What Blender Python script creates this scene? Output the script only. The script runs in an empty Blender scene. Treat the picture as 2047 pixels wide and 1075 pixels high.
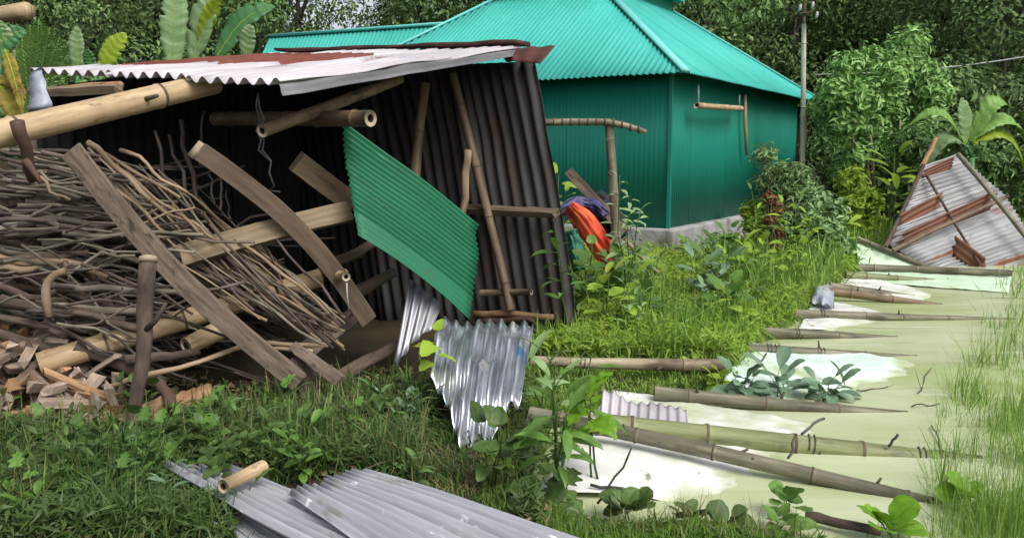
import bpy, math, random
import numpy as np
from mathutils import Vector, Matrix, noise
R = math.radians
scene = bpy.context.scene
col = scene.collection
rng = random.Random(11)
nrg = np.random.default_rng(5)

# ------------------------------------------------------------------ camera, sky, sun, exposure
F, CX, CY, H = 1710.0, 1023.5, 537.5, 1.5
PITCH = R(7.61)
cam_d = bpy.data.cameras.new('camera')
cam_d.sensor_width = 36.0
cam_d.lens = F / 2047 * 36
cam_d.clip_start, cam_d.clip_end = 0.1, 900
cam = bpy.data.objects.new('camera', cam_d)
cam.location = (0, 0, H)
cam.rotation_euler = (R(90) - PITCH, 0, 0)
col.objects.link(cam)
scene.camera = cam

SUN_EL, SUN_AZ = 50, 142          # azimuth measured from +Y towards +X
world = bpy.data.worlds.new('World')
scene.world = world
world.use_nodes = True
wn = world.node_tree
wn.nodes.clear()
sky = wn.nodes.new('ShaderNodeTexSky')
sky.sky_type = 'NISHITA'
sky.sun_disc = False
sky.sun_elevation = R(SUN_EL)
sky.sun_rotation = R(SUN_AZ)
sky.air_density, sky.dust_density, sky.ozone_density = 1.0, 4.0, 1.0
hs = wn.nodes.new('ShaderNodeHueSaturation')
hs.inputs['Saturation'].default_value = 0.35
bg = wn.nodes.new('ShaderNodeBackground')
bg.inputs['Strength'].default_value = 0.15
wo = wn.nodes.new('ShaderNodeOutputWorld')
wn.links.new(sky.outputs[0], hs.inputs['Color'])
wn.links.new(hs.outputs[0], bg.inputs[0])
wn.links.new(bg.outputs[0], wo.inputs[0])
sun_d = bpy.data.lights.new('sun', 'SUN')
sun_d.energy = 2.0
sun_d.angle = R(32)
sun_d.color = (1.0, 0.965, 0.9)
sun = bpy.data.objects.new('sun', sun_d)
sd = Vector((math.sin(R(SUN_AZ)) * math.cos(R(SUN_EL)), math.cos(R(SUN_AZ)) * math.cos(R(SUN_EL)), math.sin(R(SUN_EL))))
sun.rotation_euler = sd.to_track_quat('Z', 'Y').to_euler()
sun.location = sd * 50
col.objects.link(sun)
scene.view_settings.view_transform = 'Standard'
scene.view_settings.look = 'None'
scene.view_settings.gamma = 1
scene.view_settings.use_curve_mapping = False
scene.view_settings.exposure = 0.35

# ------------------------------------------------------------------ picking points of the place
CP, SP = math.cos(PITCH), math.sin(PITCH)
def ray(px, py):
    cx, cy = (px - CX) / F, (CY - py) / F
    return Vector((cx, CP + cy * SP, -SP + cy * CP))
def at(px, py, Y):
    d = ray(px, py)
    return Vector((0, 0, H)) + d * (Y / d.y)
def gp(px, py, z=0.0):
    d = ray(px, py)
    return Vector((0, 0, H)) + d * ((z - H) / d.z)

# ------------------------------------------------------------------ materials
def mat(name, cols, scale=(6, 6), coord='UV', rough=0.7, metal=0.0, bump=0.2, vary=0.2, detail=6, transl=0.0,
        island=0.0, stain=None, spec=0.4, bump_scale=None, dist=0.0, sat=0.0):
    m = bpy.data.materials.new(name)
    m.use_nodes = True
    t = m.node_tree
    N, L = t.nodes, t.links
    p = N['Principled BSDF']
    tc = N.new('ShaderNodeTexCoord')
    mp = N.new('ShaderNodeMapping')
    sc = tuple(scale) + ((scale[0],) if len(scale) == 2 else ())
    mp.inputs['Scale'].default_value = sc
    L.new(tc.outputs[coord], mp.inputs['Vector'])
    oi = N.new('ShaderNodeObjectInfo')
    ad = N.new('ShaderNodeVectorMath'); ad.operation = 'ADD'
    mu = N.new('ShaderNodeMath'); mu.operation = 'MULTIPLY'; mu.inputs[1].default_value = 37.0
    L.new(oi.outputs['Random'], mu.inputs[0])
    L.new(mp.outputs[0], ad.inputs[0]); L.new(mu.outputs[0], ad.inputs[1])
    nz = N.new('ShaderNodeTexNoise')
    nz.inputs['Scale'].default_value = 1.0
    nz.inputs['Detail'].default_value = detail
    nz.inputs['Roughness'].default_value = 0.62
    nz.inputs['Distortion'].default_value = dist
    L.new(ad.outputs[0], nz.inputs['Vector'])
    rp = N.new('ShaderNodeValToRGB')
    e = rp.color_ramp.elements
    k = len(cols)
    while len(e) < k: e.new(0.5)
    for i, c in enumerate(cols):
        e[i].position = 0.3 + 0.42 * i / max(1, k - 1)
        e[i].color = (*c, 1)
    fac = nz.outputs[0]
    if island > 0:
        ge = N.new('ShaderNodeNewGeometry')
        mx = N.new('ShaderNodeMix'); mx.inputs['Factor'].default_value = island
        mr = N.new('ShaderNodeMapRange'); mr.inputs['To Min'].default_value = 0.25; mr.inputs['To Max'].default_value = 0.77
        L.new(ge.outputs['Random Per Island'], mr.inputs['Value'])
        L.new(nz.outputs[0], mx.inputs['A']); L.new(mr.outputs[0], mx.inputs['B'])
        fac = mx.outputs['Result']
    L.new(fac, rp.inputs[0])
    color = rp.outputs[0]
    if stain:
        for scol, lo, hi, sscale in (stain if isinstance(stain, list) else [stain]):
            n2 = N.new('ShaderNodeTexNoise'); n2.inputs['Scale'].default_value = 1; n2.inputs['Detail'].default_value = 5
            n2.inputs['Roughness'].default_value = 0.6
            m2 = N.new('ShaderNodeMapping'); m2.inputs['Scale'].default_value = tuple(sscale) + ((sscale[0],) if len(sscale) == 2 else ())
            a2 = N.new('ShaderNodeVectorMath'); a2.operation = 'ADD'
            L.new(tc.outputs[coord], m2.inputs[0]); L.new(m2.outputs[0], a2.inputs[0]); L.new(mu.outputs[0], a2.inputs[1])
            L.new(a2.outputs[0], n2.inputs['Vector'])
            mr2 = N.new('ShaderNodeMapRange'); mr2.inputs['From Min'].default_value = lo; mr2.inputs['From Max'].default_value = hi
            L.new(n2.outputs[0], mr2.inputs['Value'])
            mc = N.new('ShaderNodeMix'); mc.data_type = 'RGBA'
            L.new(mr2.outputs[0], mc.inputs['Factor']); L.new(color, mc.inputs['A']); mc.inputs['B'].default_value = (*scol, 1)
            color = mc.outputs['Result']
            if metal > 0:
                mm = N.new('ShaderNodeMath'); mm.operation = 'SUBTRACT'; mm.inputs[0].default_value = 1.0
                L.new(mr2.outputs[0], mm.inputs[1])
                m3 = N.new('ShaderNodeMath'); m3.operation = 'MULTIPLY'; m3.inputs[1].default_value = metal
                L.new(mm.outputs[0], m3.inputs[0]); L.new(m3.outputs[0], p.inputs['Metallic'])
    if vary > 0:
        hv = N.new('ShaderNodeHueSaturation')
        mr3 = N.new('ShaderNodeMapRange'); mr3.inputs['To Min'].default_value = 1 - vary; mr3.inputs['To Max'].default_value = 1 + vary
        L.new(oi.outputs['Random'], mr3.inputs['Value']); L.new(mr3.outputs[0], hv.inputs['Value'])
        L.new(color, hv.inputs['Color']); color = hv.outputs[0]
    L.new(color, p.inputs['Base Color'])
    p.inputs['Roughness'].default_value = rough
    if metal and not stain: p.inputs['Metallic'].default_value = metal
    p.inputs['Specular IOR Level'].default_value = spec
    if bump > 0:
        bp = N.new('ShaderNodeBump'); bp.inputs['Strength'].default_value = bump; bp.inputs['Distance'].default_value = 0.01
        L.new(nz.outputs[0], bp.inputs['Height']); L.new(bp.outputs[0], p.inputs['Normal'])
    if transl > 0:
        tr = N.new('ShaderNodeBsdfTranslucent'); ms = N.new('ShaderNodeMixShader'); ms.inputs[0].default_value = transl
        L.new(color, tr.inputs[0])
        out = [n for n in N if n.type == 'OUTPUT_MATERIAL'][0]
        L.new(p.outputs[0], ms.inputs[1]); L.new(tr.outputs[0], ms.inputs[2]); L.new(ms.outputs[0], out.inputs['Surface'])
    return m

MT = {}
rust = (0.13, 0.035, 0.022); rust2 = (0.2, 0.075, 0.04)
MT['tin_under'] = mat('tin_under', [(.08, .08, .085), (.14, .14, .15), (.2, .2, .21)], (9, 1.2), rough=.6, metal=.1, bump=.05, vary=0)
MT['tin_white'] = mat('tin_white', [(.36, .34, .36), (.5, .47, .5), (.6, .57, .6)], (2, 1.2), rough=.6, metal=.25, bump=.05, vary=.06, stain=[(rust, .63, .7, (1.6, 1.1))])  # pinkish white base holds the roof's sky reflection; the stain is rust
MT['tin_rust'] = mat('tin_rust', [(.1, .032, .024), (.18, .062, .046), (.13, .042, .034)], (3, 1.5), rough=.9, spec=.15, metal=.0, bump=.1, vary=.1, stain=[((.6, .56, .58), .6, .68, (1.5, .8))])
MT['tin_grey'] = mat('tin_grey', [(.2, .2, .22), (.32, .32, .35), (.42, .42, .45)], (14, 1.0), rough=.42, metal=.55, bump=.08, vary=.1, stain=[((.2, .17, .15), .62, .75, (5, 2))])
MT['tin_shiny'] = mat('tin_shiny', [(.16, .17, .19), (.5, .52, .56), (.85, .87, .9)], (22, 1.6), rough=.25, metal=.85, bump=.05, vary=.05, stain=[((.1, .28, .5), .64, .68, (5, 2.5)), ((.25, .24, .22), .6, .7, (8, 3))])  # strong dark-to-bright streaks paint reflections into the base; stains are separate
MT['tin_ground'] = mat('tin_ground', [(.24, .25, .275), (.33, .34, .37), (.42, .43, .47)], (26, 1.8), rough=.5, metal=.12, bump=.1, vary=.04, stain=[((.2, .19, .16), .6, .72, (6, 3)), ((.62, .63, .66), .64, .68, (9, 5))])
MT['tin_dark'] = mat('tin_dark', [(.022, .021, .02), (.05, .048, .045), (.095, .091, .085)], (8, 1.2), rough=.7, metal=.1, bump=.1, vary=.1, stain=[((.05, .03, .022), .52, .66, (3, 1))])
MT['tin_shade_black'] = mat('tin_shade_black', [(.006, .006, .006), (.012, .011, .01)], (6, 1), rough=.85, bump=.05, vary=.1)  # near-black base paints in the shade of the shed interior
MT['tin_brown'] = mat('tin_brown', [(.1, .042, .026), (.17, .075, .045), (.22, .11, .07)], (4, 2), rough=.8, bump=.1, vary=.1)
MT['tin_heap'] = mat('tin_heap', [(.19, .195, .2), (.31, .315, .32), (.42, .425, .43)], (8, 1), rough=.45, metal=.35, bump=.05, vary=.06, stain=[(rust2, .55, .62, (3.2, .55)), (rust, .62, .68, (3, 1.2))])
MT['tin_rust_edge'] = mat('tin_rust_edge', [(.02, .012, .012), (.06, .022, .018), (.12, .04, .03)], (4, 4), rough=.8, bump=.1, vary=.05)
MT['green_tin'] = mat('green_tin', [(.009, .11, .05), (.012, .13, .062), (.016, .15, .075)], (4, 1), rough=.5, bump=.03, vary=.02, spec=.35, stain=[((.03, .09, .055), .6, .72, (5, 2)), ((.06, .2, .12), .66, .7, (30, 1.5))])
MT['wall_green'] = mat('wall_green', [(.006, .165, .115), (.008, .185, .13), (.01, .2, .142)], (.8, .5), coord='Object', rough=.5, bump=.02, vary=.03, spec=.35)
MT['roof_teal'] = mat('roof_teal', [(.045, .34, .295), (.055, .38, .33), (.07, .42, .37)], (.9, .4), coord='Object', rough=.6, bump=.02, vary=.03, spec=.15)
MT['roof_cap'] = mat('roof_cap', [(.1, .45, .42), (.14, .5, .46)], (2, 2), coord='Object', rough=.5, bump=.02, vary=.03)
MT['concrete'] = mat('concrete', [(.2, .2, .2), (.32, .31, .31), (.4, .39, .4)], (3, 3), coord='Object', rough=.9, bump=.2, vary=0, stain=[((.12, .13, .08), .55, .7, (2, 2))])
MT['white_sheet'] = mat('white_sheet', [(.5, .51, .48), (.64, .64, .61), (.7, .7, .67)], (3, 2), rough=.5, bump=.06, vary=.05, stain=[((.38, .44, .25), .5, .7, (2.2, 1.6)), ((.2, .2, .14), .64, .72, (9, 7))])
MT['pale_green_sheet'] = mat('pale_green_sheet', [(.44, .6, .42), (.55, .7, .52), (.6, .74, .58)], (3, 2), rough=.45, bump=.04, vary=.05, stain=[((.4, .48, .26), .58, .72, (2.2, 1.6))])
MT['aqua_sheet'] = mat('aqua_sheet', [(.5, .66, .56), (.62, .76, .68), (.7, .8, .74)], (3, 2), rough=.4, bump=.04, vary=.05, stain=[((.4, .48, .26), .58, .72, (2.2, 1.6))])
MT['bamboo_pale'] = mat('bamboo_pale', [(.22, .155, .085), (.38, .28, .16), (.48, .37, .225)], (26, 3), rough=.5, bump=.12, vary=.12, stain=[((.14, .08, .045), .62, .72, (12, 5))])
MT['bamboo_bleached'] = mat('bamboo_bleached', [(.36, .33, .26), (.5, .47, .38), (.6, .57, .48)], (26, 3), rough=.6, bump=.12, vary=.05, stain=[((.2, .17, .12), .6, .72, (12, 5))])
MT['bamboo_weathered'] = mat('bamboo_weathered', [(.13, .105, .068), (.27, .225, .145), (.4, .34, .235)], (26, 3), rough=.6, bump=.2, vary=.1, stain=[((.1, .06, .038), .52, .66, (9, 2.5))])
MT['bamboo_brown'] = mat('bamboo_brown', [(.075, .05, .03), (.15, .105, .065), (.22, .165, .105)], (26, 3), rough=.6, bump=.15, vary=.2, stain=[((.05, .032, .02), .58, .72, (12, 5))])
MT['bamboo_grey'] = mat('bamboo_grey', [(.06, .056, .036), (.14, .13, .085), (.27, .25, .17)], (24, 2.5), rough=.6, bump=.15, vary=.15, stain=[((.055, .05, .032), .54, .7, (9, 3))])
MT['bamboo_green'] = mat('bamboo_green', [(.1, .115, .045), (.17, .19, .08), (.26, .27, .14)], (24, 2.5), rough=.5, bump=.12, vary=.1, stain=[((.06, .055, .035), .55, .7, (9, 3))])
MT['bamboo_node'] = mat('bamboo_node', [(.05, .035, .025), (.12, .09, .06)], (20, 20), rough=.8, bump=.2, vary=.1)
MT['bamboo_rim'] = mat('bamboo_rim', [(.26, .21, .14), (.4, .33, .23)], (30, 30), rough=.8, bump=.1, vary=.05)
MT['hollow'] = mat('hollow', [(.015, .012, .01), (.03, .022, .016)], (20, 20), rough=.9, bump=0, vary=0)
MT['plank'] = mat('plank', [(.06, .045, .034), (.13, .098, .074), (.21, .165, .128)], (34, 3.5), rough=.85, bump=.5, vary=.12, stain=[((.045, .033, .025), .56, .66, (26, 9))])
MT['plank_dark'] = mat('plank_dark', [(.055, .038, .026), (.11, .078, .054), (.15, .108, .076)], (30, 3), rough=.8, bump=.3, vary=.1)
MT['wood_pale'] = mat('wood_pale', [(.12, .085, .05), (.22, .165, .1), (.31, .235, .15)], (26, 2.5), rough=.75, bump=.25, vary=.12, stain=[((.1, .065, .035), .62, .72, (16, 6))])
MT['wood_split'] = mat('wood_split', [(.13, .095, .072), (.26, .2, .155), (.4, .32, .25)], (26, 4), rough=.85, bump=.4, vary=.3)
MT['wood_orange'] = mat('wood_orange', [(.19, .1, .048), (.32, .19, .1), (.42, .28, .16)], (24, 4), rough=.85, bump=.4, vary=.15, stain=[((.1, .06, .04), .55, .68, (9, 5))])
MT['bark'] = mat('bark', [(.04, .028, .022), (.085, .06, .046), (.14, .105, .082)], (22, 6), rough=.9, bump=.6, vary=.2)
MT['bark_red'] = mat('bark_red', [(.05, .026, .02), (.09, .05, .037), (.12, .07, .055)], (18, 6), rough=.85, bump=.4, vary=.1)
MT['stick_dark'] = mat('stick_dark', [(.035, .025, .021), (.085, .063, .052), (.17, .13, .107)], (30, 5), rough=.85, bump=.3, vary=.35)
MT['stick_grey'] = mat('stick_grey', [(.075, .066, .048), (.155, .135, .1), (.25, .22, .17)], (30, 5), rough=.85, bump=.3, vary=.3)
MT['stick_tan'] = mat('stick_tan', [(.14, .095, .058), (.25, .18, .115), (.34, .26, .17)], (30, 5), rough=.8, bump=.25, vary=.2)
MT['trunk'] = mat('trunk', [(.03, .026, .02), (.07, .06, .045), (.12, .1, .08)], (8, 2), rough=.95, bump=.6, vary=.2)
MT['soil'] = mat('soil', [(.03, .023, .015), (.045, .035, .022), (.06, .05, .03)], (1.6, 1.6), coord='Object', rough=1, bump=.5, vary=0, spec=.1)
MT['leaf_forest'] = mat('leaf_forest', [(.07, .135, .045), (.12, .205, .066), (.19, .29, .105)], (.5, .5), coord='Object', rough=.6, bump=0, vary=.3, transl=.15, island=.7, spec=.25)
MT['leaf_mid'] = mat('leaf_mid', [(.06, .125, .035), (.1, .19, .055), (.17, .28, .09)], (.8, .8), coord='Object', rough=.55, bump=0, vary=.2, transl=.3, island=.7, spec=.3)
MT['leaf_light'] = mat('leaf_light', [(.13, .23, .075), (.2, .32, .12), (.3, .43, .2)], (.8, .8), coord='Object', rough=.5, bump=0, vary=.15, transl=.2, island=.7, spec=.35)
MT['leaf_pale'] = mat('leaf_pale', [(.15, .31, .075), (.24, .44, .12), (.37, .56, .22)], (.8, .8), coord='Object', rough=.5, bump=0, vary=.05, transl=.2, island=.7, spec=.35)
MT['leaf_yellow'] = mat('leaf_yellow', [(.17, .3, .025), (.27, .42, .045), (.4, .5, .08)], (.8, .8), coord='Object', rough=.5, bump=0, vary=.15, transl=.4, island=.6, spec=.3)
MT['leaf_red'] = mat('leaf_red', [(.16, .08, .035), (.28, .12, .06), (.34, .2, .08)], (.8, .8), coord='Object', rough=.7, bump=0, vary=.15, transl=.3, island=.7, spec=.2)
MT['leaf_grey'] = mat('leaf_grey', [(.08, .15, .085), (.14, .23, .14), (.22, .32, .22)], (3, 1), rough=.45, bump=.05, vary=.2, transl=.2, spec=.4)
MT['leaf_weed'] = mat('leaf_weed', [(.06, .14, .02), (.1, .2, .035), (.16, .28, .06)], (5, 1.5), rough=.5, bump=.08, vary=.3, transl=.3, spec=.35)
MT['leaf_weed_dark'] = mat('leaf_weed_dark', [(.038, .078, .016), (.068, .125, .028), (.13, .2, .06)], (5, 1.5), rough=.5, bump=.08, vary=.3, transl=.25, spec=.35)
MT['leaf_bright'] = mat('leaf_bright', [(.11, .25, .012), (.16, .33, .02), (.22, .4, .04)], (5, 1.5), rough=.45, bump=.05, vary=.15, transl=.35, spec=.35)
MT['banana'] = mat('banana', [(.13, .24, .08), (.22, .34, .15), (.36, .46, .28)], (1.5, 22), rough=.45, bump=.15, vary=.15, transl=.35, spec=.4)
MT['banana_green'] = mat('banana_green', [(.05, .17, .05), (.08, .24, .08), (.12, .3, .12)], (1.5, 22), rough=.45, bump=.15, vary=.1, transl=.35, spec=.4)
MT['banana_lime'] = mat('banana_lime', [(.13, .28, .05), (.2, .38, .08), (.32, .5, .14)], (1.5, 22), rough=.45, bump=.15, vary=.1, transl=.35, spec=.4)
MT['banana_yellow'] = mat('banana_yellow', [(.2, .32, .02), (.32, .45, .04), (.42, .5, .08)], (1.5, 22), rough=.45, bump=.15, vary=.1, transl=.4, spec=.3)
MT['banana_dead'] = mat('banana_dead', [(.16, .12, .02), (.3, .24, .04), (.4, .33, .08)], (1.5, 22), rough=.6, bump=.15, vary=.1, transl=.3, spec=.3)
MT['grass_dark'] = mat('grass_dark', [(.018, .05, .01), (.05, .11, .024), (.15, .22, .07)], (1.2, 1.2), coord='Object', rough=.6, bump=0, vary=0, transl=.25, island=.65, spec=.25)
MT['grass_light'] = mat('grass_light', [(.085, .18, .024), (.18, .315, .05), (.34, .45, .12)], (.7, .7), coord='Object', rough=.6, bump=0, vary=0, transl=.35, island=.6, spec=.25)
MT['grass_mid'] = mat('grass_mid', [(.05, .105, .018), (.1, .18, .034), (.2, .28, .08)], (1, 1), coord='Object', rough=.55, bump=0, vary=0, transl=.3, island=.7, spec=.3)
MT['grass_dry'] = mat('grass_dry', [(.15, .12, .05), (.27, .23, .11), (.33, .3, .16)], (1, 1), coord='Object', rough=.7, bump=0, vary=0, transl=.3, island=.7, spec=.2)
MT['cloth_red'] = mat('cloth_red', [(.62, .05, .02), (.72, .09, .04), (.75, .2, .06)], (5, 3), rough=.8, bump=.1, vary=0)
MT['cloth_blue'] = mat('cloth_blue', [(.03, .035, .11), (.085, .085, .2), (.24, .22, .32)], (6, 6), rough=.9, bump=.1, vary=0)
MT['cloth_black'] = mat('cloth_black', [(.012, .012, .02), (.03, .03, .045)], (6, 6), rough=.9, bump=.1, vary=0)
MT['net_green'] = mat('net_green', [(.015, .09, .05), (.03, .15, .09), (.08, .25, .16)], (40, 40), rough=.8, bump=.1, vary=0)
MT['plastic_grey'] = mat('plastic_grey', [(.2, .24, .32), (.42, .46, .54), (.6, .63, .68)], (7, 7), rough=.35, bump=.2, vary=.1, transl=.2)
MT['wire'] = mat('wire', [(.05, .05, .05), (.12, .11, .1)], (10, 10), rough=.5, metal=.5, bump=0, vary=0)
MT['cable'] = mat('cable', [(.3, .3, .3), (.36, .36, .36)], (10, 10), rough=.6, bump=0, vary=0)
MT['porch_shade_tone'] = mat('porch_shade_tone', [(.03, .03, .03), (.06, .055, .05)], (3, 3), rough=.9, bump=.1, vary=.1)  # dark base stands for shade inside the open porch
def tide_line(m):
    t = m.node_tree; N, L = t.nodes, t.links; p = N['Principled BSDF']
    src = p.inputs['Base Color'].links[0].from_socket
    ge = N.new('ShaderNodeNewGeometry'); sx = N.new('ShaderNodeSeparateXYZ'); L.new(ge.outputs['Position'], sx.inputs[0])
    nz = N.new('ShaderNodeTexNoise'); nz.inputs['Scale'].default_value = 7; nz.inputs['Detail'].default_value = 8; L.new(ge.outputs['Position'], nz.inputs['Vector'])
    ma = N.new('ShaderNodeMath'); ma.operation = 'MULTIPLY_ADD'; ma.inputs[1].default_value = .03; L.new(nz.outputs[0], ma.inputs[0]); L.new(sx.outputs['Z'], ma.inputs[2])
    mr = N.new('ShaderNodeMapRange'); mr.inputs['From Min'].default_value = .027; mr.inputs['From Max'].default_value = .014
    L.new(ma.outputs[0], mr.inputs['Value'])
    mx = N.new('ShaderNodeMix'); mx.data_type = 'RGBA'; mx.inputs['B'].default_value = (.42, .47, .29, 1)
    L.new(mr.outputs[0], mx.inputs['Factor']); L.new(src, mx.inputs['A']); L.new(mx.outputs['Result'], p.inputs['Base Color'])
for n_ in ('white_sheet', 'aqua_sheet', 'pale_green_sheet'): tide_line(MT[n_])
def water_material():
    m = mat('duckweed_water', [(.36, .415, .215), (.46, .505, .31), (.53, .565, .395)], (.55, 2.2), coord='Object', rough=.2, bump=.05, vary=0, spec=.5, detail=10,
            stain=[((.3, .4, .13), .5, .72, (.45, .9)), ((.27, .31, .14), .62, .72, (.7, 5)), ((.58, .6, .46), .62, .7, (.8, 7))])
    return m
MT['water'] = water_material()

# ------------------------------------------------------------------ mesh helpers
class MB:
    def __init__(s): s.v, s.f, s.uv, s.mi = [], [], [], []
    def add(s, vs, fs, uvs, mi=0):
        o = len(s.v)
        s.v += [tuple(p) for p in vs]; s.uv += uvs
        for k, f in enumerate(fs):
            s.f.append(tuple(i + o for i in f)); s.mi.append(mi[k] if isinstance(mi, list) else mi)
    def tube(s, pts, rad, n=8, mi=0, rmi=None, cap=True, hollow=False, jit=0.0, sq=1.0, capmi=None, rimmi=None, holmi=None):
        pts = [Vector(p) for p in pts]
        if not isinstance(rad, (list, tuple)): rad = [rad] * len(pts)
        t0 = (pts[1] - pts[0]).normalized()
        a = t0.cross(Vector((0, 0, 1)))
        if a.length < 1e-3: a = t0.cross(Vector((0, 1, 0)))
        a.normalize()
        vs, uvs, fs, mis, ln = [], [], [], [], 0.0
        u0 = rng.random() * 5
        for i, p in enumerate(pts):
            t = (pts[min(i + 1, len(pts) - 1)] - pts[max(i - 1, 0)]).normalized()
            a = (a - t * a.dot(t)).normalized(); b = t.cross(a)
            if i: ln += (p - pts[i - 1]).length
            for k in range(n):
                th = 2 * math.pi * k / n
                r = rad[i] * (1 + (rng.uniform(-jit, jit) if jit else 0))
                vs.append(p + a * (math.cos(th) * r) + b * (math.sin(th) * r * sq))
                uvs.append((u0 + abs(k / n - .5) * 2 * math.pi * rad[0], ln))
        for i in range(len(pts) - 1):
            for k in range(n):
                fs.append((i * n + k, i * n + (k + 1) % n, (i + 1) * n + (k + 1) % n, (i + 1) * n + k))
                mis.append(rmi[i] if rmi else mi)
        if cap:
            cm = mi if capmi is None else capmi
            for i, flip in ((0, True), (len(pts) - 1, False)):
                base = i * n
                if hollow:
                    t = (pts[1] - pts[0]).normalized() if i == 0 else (pts[-2] - pts[-1]).normalized()
                    o = len(vs)
                    for dep in (0.0, rad[i] * 1.5):
                        for k in range(n):
                            vs.append(pts[i] + (Vector(vs[base + k]) - pts[i]) * 0.5 + t * dep); uvs.append(uvs[base + k])
                    for k in range(n):
                        k2 = (k + 1) % n
                        q = (base + k, base + k2, o + k2, o + k); fs.append(q[::-1] if not flip else q); mis.append(rimmi if rimmi is not None else cm)
                        q = (o + k, o + k2, o + n + k2, o + n + k); fs.append(q[::-1] if not flip else q); mis.append(holmi if holmi is not None else cm)
                    fs.append(tuple(range(o + n, o + 2 * n))); mis.append(holmi if holmi is not None else cm)
                else:
                    q = tuple(range(base, base + n)); fs.append(q[::-1] if flip else q); mis.append(cm)
        s.add(vs, fs, uvs, mis)
    def beam(s, p0, p1, w, t, up, bow=0.0, segs=8, rough=0.0, mi=0, w1=None, twist=0.0, bowv=None):
        p0, p1, up = Vector(p0), Vector(p1), Vector(up)
        d = (p1 - p0); ln = d.length; d.normalize()
        sd = d.cross(up).normalized(); un = sd.cross(d).normalized()
        bv = un if bowv is None else Vector(bowv)
        if w1 is None: w1 = w
        vs, uvs, fs = [], [], []
        for i in range(segs + 1):
            f = i / segs
            c = p0 + d * (ln * f) + bv * (bow * math.sin(math.pi * f))
            ww = (w + (w1 - w) * f) / 2
            tw = twist * f
            s2 = sd * math.cos(tw) + un * math.sin(tw); u2 = un * math.cos(tw) - sd * math.sin(tw)
            for (a, b) in ((-1, -1), (1, -1), (1, 1), (-1, 1)):
                j = lambda: rng.uniform(-rough, rough)
                e = d * (rng.uniform(-rough, rough) * 4 if i in (0, segs) else 0)
                vs.append(c + s2 * (a * ww + j()) + u2 * (b * t / 2 + j()) + e)
                uvs.append((a * ww + b * t * .6 + 3, ln * f))
        for i in range(segs):
            for k in range(4):
                fs.append((i * 4 + k, i * 4 + (k + 1) % 4, i * 4 + 4 + (k + 1) % 4, i * 4 + 4 + k))
        fs.append((3, 2, 1, 0)); fs.append(tuple(segs * 4 + k for k in range(4)))
        s.add(vs, fs, uvs, mi)
    def build(s, name, mats, parent=None, smooth=True, origin=None, bevel=0.0, thick=0.0):
        if not isinstance(mats, (list, tuple)): mats = [mats]
        arr = np.array(s.v, dtype=float)
        if origin is None:
            lo, hi = arr.min(0), arr.max(0)
            origin = ((lo[0] + hi[0]) / 2, (lo[1] + hi[1]) / 2, lo[2])
        origin = Vector(origin)
        me = bpy.data.meshes.new(name)
        me.from_pydata([tuple(Vector(p) - origin) for p in s.v], [], s.f)
        uvl = me.uv_layers.new(name='UVMap')
        li = np.empty(len(me.loops), dtype=np.int32); me.loops.foreach_get('vertex_index', li)
        uvl.data.foreach_set('uv', np.array(s.uv, dtype=np.float32)[li].ravel())
        for m in mats: me.materials.append(MT[m])
        me.polygons.foreach_set('material_index', np.array(s.mi, dtype=np.int32))
        if smooth: me.polygons.foreach_set('use_smooth', np.ones(len(me.polygons), dtype=bool))
        me.update()
        return link(name, me, parent, origin, bevel, thick)

def link(name, me, parent=None, origin=(0, 0, 0), bevel=0.0, thick=0.0):
    o = bpy.data.objects.new(name, me)
    col.objects.link(o)
    base = Vector((0, 0, 0))
    if parent:
        o.parent = parent
        q = parent
        while q: base += q.location; q = q.parent
    o.location = Vector(origin) - base
    if thick:
        md = o.modifiers.new('thickness', 'SOLIDIFY'); md.thickness = thick; md.offset = 0
    if bevel:
        md = o.modifiers.new('bevel', 'BEVEL'); md.width = bevel; md.segments = 2; md.limit_method = 'ANGLE'
    return o
def tag(o, label=None, cat=None, group=None, kind=None):
    if label: o['label'] = label
    if cat: o['category'] = cat
    if group: o['group'] = group
    if kind: o['kind'] = kind
    return o
def thing(name, label, cat, loc, group=None):
    o = bpy.data.objects.new(name, None); o.location = loc; o.empty_display_size = .1
    col.objects.link(o)
    return tag(o, label, cat, group)
def np_mesh(name, verts, quads, mats, mi=None, smooth=False):
    me = bpy.data.meshes.new(name)
    nv, nq = len(verts), len(quads)
    me.vertices.add(nv); me.vertices.foreach_set('co', np.asarray(verts, dtype=np.float32).ravel())
    me.loops.add(nq * 4); me.loops.foreach_set('vertex_index', np.asarray(quads, dtype=np.int32).ravel())
    me.polygons.add(nq)
    me.polygons.foreach_set('loop_start', np.arange(0, nq * 4, 4, dtype=np.int32))
    me.polygons.foreach_set('loop_total', np.full(nq, 4, dtype=np.int32))
    for m in (mats if isinstance(mats, (list, tuple)) else [mats]): me.materials.append(MT[m])
    if mi is not None: me.polygons.foreach_set('material_index', np.asarray(mi, dtype=np.int32))
    me.polygons.foreach_set('use_smooth', np.full(nq, smooth, dtype=bool))
    me.update(calc_edges=True)
    return me

def wob(p0, p1, n, amp, seed=None, lift=0.0):
    p0, p1 = Vector(p0), Vector(p1)
    s = rng.random() * 100 if seed is None else seed
    out = []
    for i in range(n + 1):
        f = i / n
        e = math.sin(math.pi * f) ** .5 if 0 < f < 1 else 0
        nv = Vector((noise.noise((s, f * 2.2, 0)), noise.noise((s, 5, f * 2.2)), noise.noise((9, s, f * 2.2))))
        out.append(p0.lerp(p1, f) + nv * amp * e + Vector((0, 0, lift * math.sin(math.pi * f))))
    return out

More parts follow.
